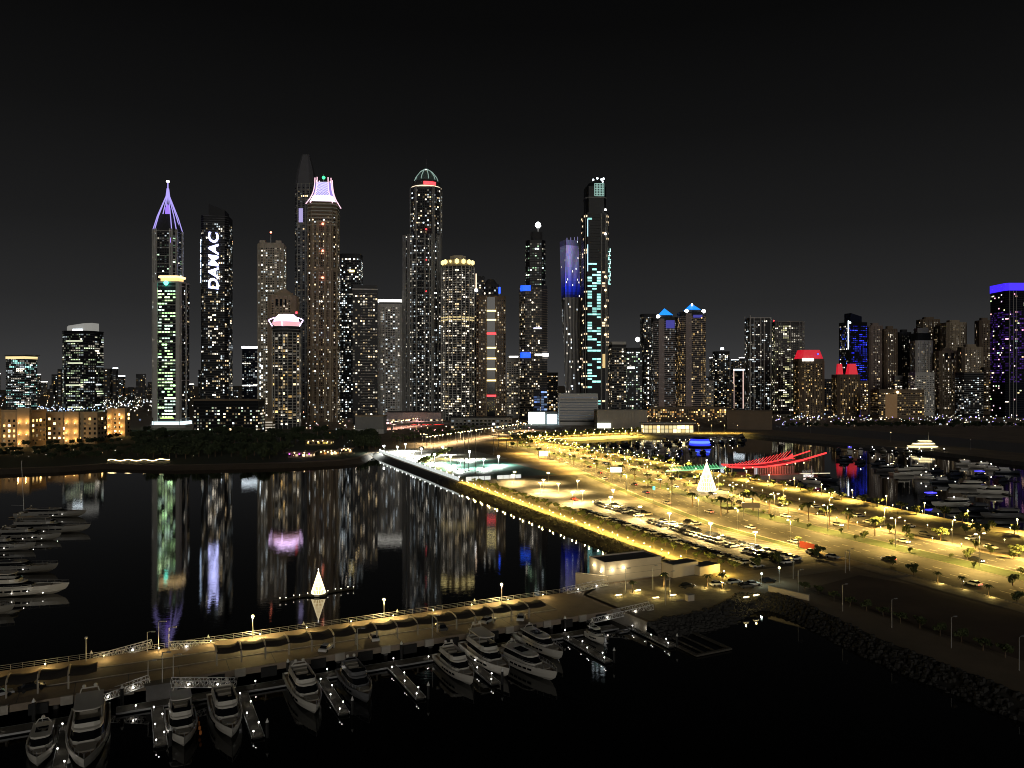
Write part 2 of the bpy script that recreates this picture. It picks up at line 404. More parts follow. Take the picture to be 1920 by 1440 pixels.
    def plate(s, name, m, x0, x1, z0, z1, out=.4, edge=0, th=.5):   # a raised panel on one face, x in 0..1 along it
        a, b = s.P[edge], s.P[(edge + 1) % len(s.P)]; L = math.hypot(b[0] - a[0], b[1] - a[1]); rz = math.atan2(b[1] - a[1], b[0] - a[0])
        nx, ny = (b[1] - a[1]) / L, (a[0] - b[0]) / L; f = (x0 + x1) / 2; mb = MB()
        mb.box(a[0] + (b[0] - a[0]) * f + nx * out, a[1] + (b[1] - a[1]) * f + ny * out, (z0 + z1) / 2, L * (x1 - x0), th, z1 - z0, rz); return mb.build(name, m, s.root)
    def blob(s, name, m, x, y, z, r):
        mb = MB(); mb.ball(x, y, z, r, 8); return mb.build(name, m, s.root, smooth=True)
    def pole(s, name, m, x, y, z0, z1, r=.5):
        mb = MB(); mb.bar((x, y, z0), (x, y, z1), r, 6); return mb.build(name, m, s.root)

W_BEIGE = mat('beige_wall', (.44, .39, .31), .85, noise=.1, nscale=.06)
W_BROWN = mat('brown_wall', (.17, .125, .085), .85, noise=.12, nscale=.06)
W_TAN = mat('tan_wall', (.36, .29, .20), .85, noise=.1, nscale=.06)
W_GREY = mat('grey_wall', (.25, .25, .24), .8, noise=.1, nscale=.06)
W_LGREY = mat('light_grey_wall', (.52, .51, .48), .8, noise=.1, nscale=.06)
W_DGREY = mat('dark_grey_wall', (.05, .051, .055), .8, noise=.12, nscale=.06, spec=.15)
W_DARK = mat('black_curtain_wall', (.014, .015, .018), .3, spec=.1)
W_NAVY = mat('navy_curtain_wall', (.012, .015, .03), .3, spec=.1)
W_WHITE = mat('white_cladding', (.62, .61, .58), .7)
L_WHITE = em('white_light', (1, .97, .92), 6); L_WARM = em('warm_light', (1, .72, .36), 5); L_YEL = em('yellow_light', (1, .78, .30), 3.2); L_RED = em('red_light', (1, .04, .05), 3.0)
L_BLUE = em('blue_light', (.02, .10, 1), 2.6); L_VIO = em('violet_light', (.42, .28, 1), 2.0); L_CYAN = em('cyan_light', (.35, 1, .95), 3); L_TURQ = em('turquoise_light', (.1, 1, .75), 5); L_PINK = em('pink_white_light', (.85, .58, 1.0), 5.0); L_COOL = em('cool_white_light', (.8, .92, 1), 5); L_GREEN = em('green_light', (.05, .9, .25), 2.0); L_ORA = em('orange_light', (1, .42, .10), 3.0); L_GOLDW = em('gold_wash', (1, .62, .22), 1.4); L_DIMG = em('dim_white_light', (.9, .92, .95), .5)

def star_tower():   # tapering spire with violet arches
    t = Tower('spired_tower', 'slender grey tower with a violet-lit arched spire at far left', 287, 342, 430, 1300, rect(.14, .9), wall=W_GREY); H = t.H
    t.body(m=W_DGREY); P = t.P; zt = t.hz(338); t.windows(6, H - 4, 4.0, 4, .17, (NEUT, GREEN, COOL), (1, 3), hf=.45); t.fins((.0, .1, .9, 1), 0, H, 1.8, 1.8, W_LGREY, edges=(0, 2, 7, 1)); t.bands(8, H, 14, .7, .6, W_LGREY)
    cone = MB(); top = scl(P, .42); z1 = t.hz(400); cone.prism(P, H, z1, top=top); cone.build('shoulder', W_DGREY, t.root)
    for k, (x, y) in enumerate(P):
        pts = [(x, y, H), (x * .72, y * .72, t.hz(405)), (x * .42, y * .42, t.hz(385)), (x * .12, y * .12, t.hz(365)), (x * .05, y * .05, t.hz(350))]
        b = MB(); b.path(pts, .8 if k else .8, 5); b.build('arch_rib', em('violet_led', (.46, .38, 1), 1.0), t.root)
    b = MB(); b.lathe([(4.5, z1), (4, z1 + 12), (2, t.hz(384)), (.4, t.hz(380))], 10); b.build('glowing_core', em('violet_core', (.30, .16, 1), 1.3), t.root)
    b = MB(); b.lathe([(2.0, t.hz(366)), (1.1, t.hz(352)), (1.0, zt)], 8); b.build('spire', em('violet_led', (.46, .38, 1), 1.0), t.root)
    t.ring(zt, zt + 2.2, 0, L_WHITE, 'spire_cap', poly=scl(ngon(10), 5))
    t.plate('violet_panel', L_VIO, .86, .97, t.hz(456), t.hz(447)); return t
star_tower()

def banker_tower():   # grey framed block with golden crown
    t = Tower('framed_tower', 'grey pilastered tower with a golden crown, in front of the violet spire', 290, 355, 531, 1000, rect(.1, .8), wall=W_LGREY); H = t.H
    t.body(m=W_DGREY); t.windows(12, H - 6, 4.1, 3.6, .42, ((.55, 1, .42), (.7, 1, .5), (.7, 1, .8)), (1.8, 5.0), edges=(0,), wf=.8, hf=.42, run=2)
    t.windows(12, H - 6, 3.6, 4, .08, edges=(1, 2, 6, 7)); t.fins((.0, 1.0), 0, H, 5, 2.4, W_LGREY, edges=(0,)); t.fins((.5,), 0, H, 2, 1.2, W_LGREY, edges=(2, 1, 7)); t.fins((.3, .7), 0, H, 1.2, 1.0, W_LGREY, edges=(7, 6))
    t.ring(H, H + 2, 1.0, W_LGREY, 'cornice'); t.bands(12, H - 4, 24.6, .8, .6, W_LGREY)
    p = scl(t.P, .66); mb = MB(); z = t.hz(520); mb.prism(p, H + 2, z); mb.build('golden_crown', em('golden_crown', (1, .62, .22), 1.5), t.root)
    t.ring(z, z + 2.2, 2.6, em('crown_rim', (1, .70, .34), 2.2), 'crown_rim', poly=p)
    for k in range(9):
        f = (k + .5) / 9; t_x = p[0][0] + (p[1][0] - p[0][0]) * f; b = MB(); b.box(t_x, p[0][1] - 1.2, z + 1, .9, .8, 2.2); b.build('crown_lamp', L_WARM, t.root)
    t.blob('turquoise_lamp', L_TURQ, -t.W * .02, t.P[0][1] - 2.2, H - .5, 3.0)
    t.ring(4, 8, 3.0, em('podium_glow', (.75, .95, 1), 1.8), 'lit_podium_band'); t.ring(0, 4, 5, W_LGREY, 'podium'); t.plate('yellow_band', em('yellow_green', (.7, 1, .25), 1.5), .2, .8, 12, 13.2, .6); return t
banker_tower()

def sign_tower():
    t = Tower('black_tower', 'black slanted-top tower carrying a tall white vertical sign', 377, 436, 405, 1350, rect(.12, .9), 8, W_DARK); H = t.H
    t.body(); fh = 4.0; t.bands(8, H, fh, .7, .7, mat('grey_slab', (.09, .09, .095), .6), name='floor_slabs')
    t.windows(8, H - 10, fh, 3.4, .11, (NEUT, WARM, COOL), (1.0, 2.2), hf=.6, unlit=False, run=1, dim=.2)
    z1 = t.hz(383); mb = MB(); p = [(-.22 * t.W, -.36 * t.W), (.36 * t.W, -.36 * t.W), (.36 * t.W, .36 * t.W), (-.22 * t.W, .36 * t.W)]
    mb.prism(p, H, z1, top=[(*p[0], z1), (*p[1], t.hz(394)), (*p[2], t.hz(394)), (*p[3], z1)]); mb.build('slanted_crown', W_DARK, t.root)
    cv = bpy.data.curves.new('sign', 'FONT'); cv.body = 'DAMAC'; cv.align_x = 'CENTER'; cv.align_y = 'CENTER'; cv.extrude = .02; cv.offset = .022; cv.space_character = 1.08; cv.shear = .12
    tmp = bpy.data.objects.new('tmp', cv); col.objects.link(tmp); dg = bpy.context.evaluated_depsgraph_get(); me = bpy.data.meshes.new_from_object(tmp.evaluated_get(dg)); bpy.data.objects.remove(tmp)
    zs0, zs1 = t.hz(545), t.hz(438); xs = [v.co.x for v in me.vertices]; ys = [v.co.y for v in me.vertices]; k = (zs1 - zs0) / (max(xs) - min(xs)); kw = 17.5 / (max(ys) - min(ys))
    a, b = t.P[0], t.P[1]
    for v in me.vertices: v.co = (t.W * .0 - v.co.y * kw, a[1] - 1.6 - v.co.z * 8, (zs0 + zs1) / 2 + v.co.x * k)
    me.materials.clear(); me.materials.append(em('sign_light', (.5, .52, 1), 5.5)); link('sign', me, t.root)
    for q in range(6): t2 = zs0 + 14 + q * (zs1 - zs0 - 22) / 6; b2 = MB(); b2.box(t.P[7][0] - .5, t.P[7][1] + 1, t2 + 5, 1.6, 1.6, 10.5); b2.build('light_strip', em('sign_strip', (.55, .72, 1), 4), t.root)
    return t
sign_tower()

def generic(name, label, x0, x1, yt, d, wall, lit=.18, shape=None, yaw=0, pal=(WARM, NEUT, COOL), k=(.9, 3.0), fh=3.7, cw=3.6, slab=None, slab_m=None, fins=None, fin_m=None, unlit=True, run=0, wf=.62, hf=.5, cat='skyscraper', group=None, **kw):
    t = Tower(name, label, x0, x1, yt, d, shape or rect(.0, .8), yaw, wall, cat=cat, group=group); t.body()
    t.windows(6, t.H - 3, fh, cw, lit, pal, k, unlit=unlit, run=run, wf=wf, hf=hf)
    if slab: t.bands(6, t.H - 1, slab, .7 if slab > 5 else .55, .5, slab_m or wall)
    if fins: t.fins(fins, 0, t.H, 1.3, .9, fin_m or wall)
    t.ring(t.H, t.H + 1.6, .5, fin_m or wall, 'parapet'); return t
C = rect(.14, .85)
# left group
t = generic('office_block', 'low grey office block with yellow lit top floor at far left', 11, 70, 668, 1450, W_DGREY, .3, rect(0, .7), -12, (COOL, NEUT, CYAN), (.6, 2.0), slab=3.7, slab_m=W_GREY, run=3, cat='office block'); t.ring(t.H - 5, t.H - .4, .35, em('top_floor', (1, .75, .35), 1.3), 'lit_top_floor'); t.ring(t.H + 1.6, t.H + 3, 3.0, W_GREY, 'roof_slab')
t = generic('office_tower', 'rounded dark office tower with a slanted lit roof fin', 117, 194, 622, 1350, W_DARK, .16, rect(.2, .8), -6, (NEUT, COOL, (.8, 1, .6)), (.5, 1.8), fh=4, cw=3, run=5, slab=4, slab_m=W_DGREY, cat='office tower')
H = t.H; mb = MB(); P = t.P; z1 = t.hz(603); z2 = t.hz(612); q = scl(P, .78); mb.prism(q, H, z2, top=[(x, y, z2 + (z1 - z2) * (x / t.W + .4)) for x, y in q]); mb.build('slanted_roof_fin', em('roof_fin', (.9, .88, .8), .28), t.root); t.plate('roof_light', L_COOL, .45, .95, H + 1.7, H + 4.5, .6)
for k in range(4): t.plate('lit_floor', em('office_floor', (.95, 1, .7), .8), .1 + .1 * (k % 2), .95, H * (.88 - .26 * k), H * (.88 - .26 * k) + 2.4, .5)
for k in range(6): t.blob('facade_lamp', em('lilac_lamp', (.75, .62, 1), 6), P[6][0] - 1, P[6][1], 14 + 7.5 * k, 1.5)
t = generic('office_tower', 'dark blue office tower with a white glowing roof edge', 454, 488, 655, 1480, W_NAVY, .16, rect(0, .9), 5, (NEUT, COOL), (.7, 2.5), run=3, cat='office tower'); t.ring(t.H + 1.6, t.H + 5.5, .8, L_COOL, 'roof_light_band'); t.plate('lit_floor', L_WHITE, .02, .98, t.H * .43, t.H * .43 + 1.6, .5)
t = generic('stepped_block', 'dim grey stepped block beside the foot of the black tower', 372, 392, 695, 1420, W_DGREY, .12, cat='tower block')
# classic beige towers
t = generic('beige_tower', 'tall beige tower with corner turrets and a red beacon mast', 484, 536, 458, 1210, W_BEIGE, .26, C, 6, (NEUT, COOL), (1.2, 3.2), cw=3.3, slab=None, fins=(.0, .18, .82, 1.0)); H = t.H
for sx in (-1, 1): b = MB(); b.box(sx * t.W * .32, -t.W * .22, H + 3, t.W * .22, t.W * .22, 6); b.build('turret', W_BEIGE, t.root)
t.pole('mast', M_STEEL, -2, 0, H, t.hz(438), .5); t.blob('beacon', em('beacon', (1, .25, .15), 6), -2, 0, t.hz(433), 1.6)
for k in range(9): t.plate('entrance_light', L_COOL, -.05, .0, 30 + 9 * k, 34 + 9 * k, .8)
t = generic('arched_tower', 'beige classical tower with arched crown behind the glowing disc roof', 503, 560, 556, 1120, W_TAN, .10, C, 4, (NEUT,), (1, 2.4), fins=(.0, .2, .4, .6, .8, 1)); H = t.H
b = MB(); p = [(math.cos(a) * t.W * .36, math.sin(a) * t.W * .16) for a in [math.pi * 2 * k / 14 for k in range(14)]]; b.prism(p, H, H + 6); b.prism(scl(p, .85), H + 6, H + 12, top=scl(p, .3)); b.build('domed_crown', W_TAN, t.root)
for k in range(3): t.plate('arched_window', M_GLASS, .2 + .24 * k, .34 + .24 * k, H - 14, H - 4, .3)

def disc_tower():
    t = Tower('round_tower', 'round balconied tower topped by a glowing pink-white disc roof', 511, 563, 612, 980, ngon(18, .9), 0, mat('pale_round_wall', (.34, .31, .26), .7)); H = t.H
    t.body(m=W_DGREY); t.bands(6, H, 3.9, .55, 1.0, mat('pale_slab', (.5, .48, .46), .7), name='balcony_slabs'); t.windows(4, H - 8, 3.9, 3.0, .42, (WARM, GOLD, NEUT), (.8, 2.6), wf=.7, hf=.6); t.fins((.0,), 0, H * .94, .7, 1.0, W_LGREY)
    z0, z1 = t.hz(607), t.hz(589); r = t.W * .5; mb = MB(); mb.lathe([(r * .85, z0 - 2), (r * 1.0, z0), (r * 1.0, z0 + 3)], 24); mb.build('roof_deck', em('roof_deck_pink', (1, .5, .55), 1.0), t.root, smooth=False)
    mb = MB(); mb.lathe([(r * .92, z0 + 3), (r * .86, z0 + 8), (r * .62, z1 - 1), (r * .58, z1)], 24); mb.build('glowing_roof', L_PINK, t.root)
    for k in range(3):
        sgn = (-1, 1, 0)[k]; a = -math.pi / 2 + sgn * 1.45; pts = [(math.cos(a) * r * f, math.sin(a) * r * f, z) for f, z in ((.9, z1 - 4), (1.2, z1 - 6), (1.28, z0 + 5), (1.0, z0 - 3))]
        b = MB(); b.path(pts, .6, 5); b.build('roof_ring', L_PINK, t.root)
    t.blob('beacon', L_RED, r * .75, 0, z1 + 3, 1.6); return t
disc_tower()

def marina101():
    t = Tower('dim_tower', 'very tall dim tower with tapering unlit crown behind the pagoda crown', 553, 594, 345, 1560, rect(.2, .9), 0, mat('slate_wall', (.10, .10, .115), .7)); H = t.H
    t.body(); t.windows(6, H - 4, 4, 4, .02, unlit=True); t.fins((.0, .3, .7, 1), 0, H, 1.8, 1, W_GREY, edges=(0,)); t.bands(8, H, 12, .8, .6, W_GREY)
    z = H; p = t.P
    for f, y in ((.84, 322), (.62, 305), (.36, 288)):
        z1 = t.hz(y); mb = MB(); mb.prism(p, z, z1, top=scl(t.P, f)); mb.build('crown_tier', mat('slate_crown', (.11, .11, .12), .7), t.root); z = z1; p = scl(t.P, f)
    t.plate('lit_panel', em('lilac_panel', (.6, .52, 1), .7), .1, .45, t.hz(418), t.hz(392), .8, th=.6)
    for k in range(4): t.plate('crown_window', L_WARM, .3 + .16 * k, .36 + .16 * k, t.hz(370), t.hz(367.5), .6)
    return t
marina101()

def pagoda_tower():
    t = Tower('pagoda_tower', 'tan tower with a flaring violet and white lit crown', 577, 636, 379, 1150, rect(.16, .9), 5, W_TAN); H = t.H; W = t.W
    t.body(m=W_BROWN); t.windows(6, H - 20, 3.6, 3.1, .22, (NEUT, WARM, COOL), (.9, 3.0), wf=.6); t.fins((.04, .12, .28, .36, .64, .72, .88, .96), 0, H * .90, 1.5, 1.6, W_TAN, edges=(0,)); t.fins((.1, .9), 0, H * .96, 1.6, .8, W_TAN, edges=(1, 7, 2, 6)); t.bands(10, H - 30, 14.4, 1.0, .8, W_TAN)
    for y in (508, 655): t.ring(t.hz(y), t.hz(y) + 4, 1.6, W_TAN, 'cornice')
    for k in range(7): t.ring(H - 5 - 5.2 * k, H - 3.3 - 5.2 * k, .8, mat('pale_band', (.42, .42, .35), .7), 'crown_band')
    z0, z1 = t.hz(379), t.hz(340); p = scl(t.P, .86); mb = MB(); zs = [z0 + (z1 - z0) * k / 6 for k in range(7)]; fs = [.92, .78, .68, .6, .55, .52, .5]
    for k in range(6): mb.prism(scl(t.P, fs[k]), zs[k], zs[k + 1], top=scl(t.P, fs[k + 1]), m=0 if k < 2 else 1, cap=(k == 5))
    lt_ = MB()
    for k in range(9):
        for q in range(8):
            f = fs[2 + min(3, q // 2)]; xw = t.W * .5 * f * .7; xa_ = -xw + 2 * xw * k / 9; zz0 = zs[2] + (zs[6] - zs[2]) * q / 8; zz1 = zs[2] + (zs[6] - zs[2]) * (q + 1) / 8; lt_.bar((xa_, -t.W * .45 * f - .5, zz0), (xa_ + 2 * xw / 9, -t.W * .45 * f - .5, zz1), .22)
    lt_.build('crown_lattice', em('lattice_white', (.9, .85, 1), 1.6), t.root)
    mb.build('lit_crown', [em('crown_white', (1, .85, 1), 2.6), em('crown_violet', (.34, .27, .9), .8)], t.root)
    for (x, y), in zip(t.P):
        b = MB(); b.path([(x * f * 1.12, y * f * 1.12, z) for f, z in zip([1] + fs, [H - 3] + zs)] + [(x * .55, y * .55, z1 + 7)], .75, 5); b.build('crown_rib', em('crown_pink', (1, .62, .75), 1.5), t.root)
    t.blob('green_beacon', em('green_beacon', (.05, 1, .3), 2.2), 0, 0, z1 + 9, 2.6); t.pole('mast', M_STEEL, 0, 0, z1, z1 + 14, .4)
    for y in (422, 472, 522): t.blob('beacon', em('beacon', (1, .25, .15), 6), 2, t.P[0][1] - 2.5, t.hz(y), 1.7)
    return t
pagoda_tower()
t = generic('speckled_tower', 'dark grey tower dotted with white windows right of the pagoda crown', 636, 680, 478, 1290, W_DGREY, .30, C, 0, (NEUT, COOL), (1.2, 3.2), cw=3.2); t.plate('yellow_sign', L_YEL, .5, .85, t.hz(511), t.hz(507), .7)
t = generic('dark_box', 'dim block behind the speckled tower', 694 - 32, 694 - 14, 505, 1420, W_DGREY, .05)
# black tower with white bands
t = Tower('banded_black_tower', 'black slab tower with pale horizontal balcony bands', 661, 708, 540, 1090, rect(.0, .8), 10, W_DARK); t.body(); H = t.H
t.windows(8, H - 6, 3.9, 3.2, .16, (NEUT, WARM), (.9, 2.6), unlit=False, edges=(0,)); mb = MB(); t.ring(H, H + 4, -1, W_DARK, 'roof_block')
for k in range(int((H - 12) / 3.9)):
    if t.rnd.random() < .9: t.plate('balcony', mat('pale_balcony', (.26, .255, .24), .7), .34 if k % 3 else .26, .62 + .35 * t.rnd.random(), 9 + k * 3.9, 9.8 + k * 3.9, .8, th=1.2)
t.ring(H - 3, H - 1.4, .5, W_LGREY, 'cornice')
t = generic('grey_tower', 'grey pilastered tower with a white glowing top band', 709, 757, 572, 1260, W_LGREY, .20, rect(.1, .8), 4, (COOL, NEUT), (1, 2.6), fins=(.05, .2, .5, .8, .95)); t.ring(t.H + 1.6, t.H + 4.6, -1, W_DGREY, 'recessed_floor'); t.ring(t.H + 4.6, t.H + 9, .6, em('top_band', (1, .96, .86), 1.8), 'top_light_band')

def domed_tower():
    t = Tower('domed_tower', 'tallest dark tower with a pale domed top and red light ring', 755, 832, 545, 1250, rect(.2, .8), 0, W_GREY); H0 = t.H; W = t.W
    t.body(m=W_DGREY); up = scl(rect(.2, .9), W * .76); off = W * .07; up = [(x + off, y) for x, y in up]; z = t.hz(350)
    t.body(0, z, up, m=W_DGREY, name='upper_shaft'); t.P2 = up
    mid = [(x - off * .3, y) for x, y in scl(rect(.2, .88), W * .9)]; t.body(0, t.hz(440), mid, m=W_DGREY, name='middle_shaft')
    t.windows(6, H0, 3.8, 3.2, .17, (NEUT, COOL), (1, 3)); t.windows(t.hz(440) + 2, z - 4, 3.8, 3.4, .22, (NEUT, WARM, COOL), (1, 3.2), poly=up); t.windows(H0 + 2, t.hz(440), 3.8, 3.2, .2, (NEUT, COOL), (1, 3.2), poly=mid, name='middle_windows')
    t.fins((.0, .1, .3, .7, .9, 1), 0, t.hz(440), 1.8, 1.8, W_GREY, poly=mid); t.fins((.04, .96), t.hz(440), z, 1.6, .9, W_GREY, poly=up); t.bands(20, t.hz(440), 11.4, .8, .7, W_GREY, poly=mid); t.fins((0, .5, 1), 0, H0, 1.6, 1, W_GREY, edges=(6, 7, 1, 2))
    r = W * .36
    def lat(name, prof, m): mb = MB(); mb.lathe(prof, 20, off, 0); return mb.build(name, m, t.root)
    lat('drum', [(r, z), (r, t.hz(338))], W_DGREY); lat('light_ring', [(r * 1.05, t.hz(350)), (r * 1.08, t.hz(348))], em('ring_white', (1, .8, .55), 1.4))
    b = MB()
    for k in range(7): a = -math.pi / 2 + .0 + k * .12; b.box(off + math.cos(a) * r * 1.06, math.sin(a) * r * 1.06, t.hz(344), r * .13, 1.0, 5, a + math.pi / 2)
    b.build('red_sign', L_RED, t.root); t.blob('beacon', L_RED, off - r * 1.0, -r * .4, t.hz(361), 1.6)
    lat('dome', [(r * .82, t.hz(336)), (r * .72, t.hz(328)), (r * .42, t.hz(318)), (r * .08, t.hz(312))], mat('dome_skin', (.10, .14, .13), .5))
    for k in range(10):
        a = 2 * math.pi * k / 10; b = MB(); b.path([(off + math.cos(a) * r * f, math.sin(a) * r * f, zz) for f, zz in ((.84, t.hz(334)), (.74, t.hz(327)), (.44, t.hz(317)), (.08, t.hz(311)))], .55, 4); b.build('dome_rib', em('dome_rib_light', (.55, .8, .7), .5), t.root)
    t.blob('dome_lamp', L_WHITE, off, -2, t.hz(314), 2.0); t.pole('mast', M_DSTEEL, off, 0, t.hz(311), t.hz(292), .35)
    for y in (431, 488, 547): t.blob('beacon', L_RED, off + 3, up[0][1] - 3, t.hz(y), 1.5)
    for k in range(3): t.plate('podium_light', L_COOL, (.02, .3, .74)[k], (.14, .52, .96)[k], 5, 8, 1.5)
    return t
domed_tower()

def crowned_tower():
    t = Tower('crowned_tower', 'pale ribbed tower with a yellow floodlit crown', 828, 889, 500, 1200, ngon(12, .9), 0, W_LGREY); H = t.H; r = t.W * .5
    t.body(m=W_DGREY); t.bands(6, H, 3.8, .6, .8, W_LGREY, name='balcony_slabs'); t.windows(5, H - 4, 3.8, 3.0, .33, (WARM, NEUT, NEUT), (.9, 3.2), run=1); t.fins((0, .5), 0, H, 1.1, 1.3, W_LGREY)
    mb = MB(); mb.lathe([(r * .95, H), (r * 1.0, H + 2), (r * .84, t.hz(492)), (r * .74, t.hz(486))], 14); mb.build('crown_base', mat('crown_stone', (.5, .42, .26), .7), t.root)
    for k in range(7): a = -math.pi * (.08 + .14 * k); b = MB(); b.ball(math.cos(a) * r * .92, math.sin(a) * r * .92, t.hz(491), 3.6 if k not in (4,) else 2.0, 6, sz=1.2); b.build('crown_floodlight', em('crown_flood', (1, .80, .32), 1.9), t.root)
    b = MB(); b.prism(scl(ngon(8), r * 1.0), t.hz(486), t.hz(478)); b.build('lantern', W_BEIGE, t.root)
    for y in (596, 601): t.ring(t.hz(y), t.hz(y) + 1.5, .9, em('band_warm', (1, .78, .35), .9), 'light_band')
    return t
crowned_tower()

def barred_tower():
    t = Tower('brown_tower', 'brown gridded tower with red and yellow glowing bars up its front', 893, 948, 555, 1080, rect(.08, .85), 3, W_BROWN); H = t.H
    t.body(); t.windows(6, H - 3, 3.4, 2.7, .12, (WARM, NEUT), (.6, 2.2), wf=.55, hf=.55); t.fins((.3, .7), 0, H, 1.2, .8, W_TAN, edges=(0,))
    t.plate('recess', M_GLASS, .34, .66, 12, H - 2, .32); zb = [(583, L_YEL), (600, L_YEL), (626, L_RED), (652, L_YEL), (672, L_YEL), (692, L_YEL), (713, L_YEL), (742, L_RED)]
    for y, m in zb: t.plate('glowing_bar', m, .33, .70, t.hz(y + 1.8), t.hz(y - (1.8 if m is L_RED else 1.0)), 1.0, th=.8)
    p = scl(ngon(10), t.W * .62); mb = MB(); mb.prism(p, H, t.hz(532)); mb.prism(scl(p, .8), t.hz(532), t.hz(522), top=scl(p, .4)); mb.build('octagonal_top', W_DGREY, t.root); b = MB(); b.box(t.W * .3, -t.W * .12, t.hz(543), 2.5, 2.5, 9); b.build('blue_lamp', L_BLUE, t.root); t.windows(H + 2, t.hz(534), 4, 3, .25, (NEUT, COOL), (1, 2.5), poly=p, name='top_windows'); return t
barred_tower()
t = generic('unfinished_tower', 'dark unfinished tower with two bright vertical hoist lights', 884, 908, 520, 1290, W_DGREY, .16, rect(), 0, (NEUT, WARM), (1, 3)); t.plate('hoist_light', em('hoist', (1, .72, .5), 2.0), .34, .42, t.hz(546), t.hz(514), 1.2); t.plate('hoist_light', em('hoist', (1, .72, .5), 2.0), .02, .08, t.hz(625), t.hz(542), 1.2); t.blob('work_lamp', L_WHITE, -t.W * .12, t.P[0][1] - 2, t.hz(545), 3)
t = generic('low_tower', 'short grey tower with a white roof light beside the brown tower', 950, 976, 672, 1300, W_LGREY, .22, rect(), 0, (NEUT, WARM), (.8, 2.4)); t.ring(t.H + 1.6, t.H + 4, -4, L_WHITE, 'roof_light')

def curved_tower():   # dark tower with bright finial and blue bands
    t = Tower('finial_tower', 'black stepped tower with a brilliant white finial and blue bands', 974, 1026, 535, 1220, rect(.2, .85), 0, W_DARK); H = t.H; W = t.W
    t.body(m=W_DGREY); up = [(x + W * .08, y) for x, y in scl(rect(.2, .9), W * .72)]; t.body(0, t.hz(450), up, m=W_DARK, name='upper_shaft'); up2 = [(x + W * .12, y) for x, y in scl(rect(.2, .9), W * .42)]
    t.body(t.hz(450), t.hz(433), up2, m=W_DGREY, name='top_shaft'); t.windows(6, H, 3.8, 3, .16, (NEUT, WARM), (.8, 2.6), edges=(0, 6, 7)); t.windows(20, t.hz(454), 3.8, 3.4, .15, (NEUT, COOL, (.6, 1, .6)), (.8, 3), poly=up, name='upper_windows', run=1); t.bands(6, H - 4, 3.8, .7, .6, mat('tan_slab', (.22, .18, .14), .8)); t.bands(H, t.hz(455), 7.6, .6, .5, W_DGREY, poly=up)
    for y, hh in ((541, 5), (666, 5)): t.ring(t.hz(y + hh), t.hz(y - hh), .9, em('blue_band', (.01, .10, 1), 1.6), 'blue_band', poly=[(x - W * .27, y2 - W * .17) for x, y2 in scl(rect(.2, 1.6), W * .36)])
    t.ring(t.hz(668), t.hz(663), 1.2, L_WHITE, 'white_band', poly=[(x + W * .26, y2 - W * .05) for x, y2 in scl(rect(.1, 1.4), W * .5)])
    for y in (616,): t.plate('lilac_band', em('lilac_band', (.75, .75, 1), 2.5), .5, .98, t.hz(y + 1), t.hz(y - 1), 1.4)
    mb = MB(); x = W * .18; mb.lathe([(2.4, t.hz(424)), (4.6, t.hz(420)), (4.0, t.hz(416)), (1.0, t.hz(413))], 10, x, 0); mb.build('finial_light', em('finial', (.95, .98, 1), 8), t.root, smooth=True); t.pole('finial_stem', M_STEEL, x, 0, t.hz(434), t.hz(420), 1.4); t.blob('roof_lamp', L_COOL, x - W * .2, 0, t.hz(434), 2); return t
curved_tower()

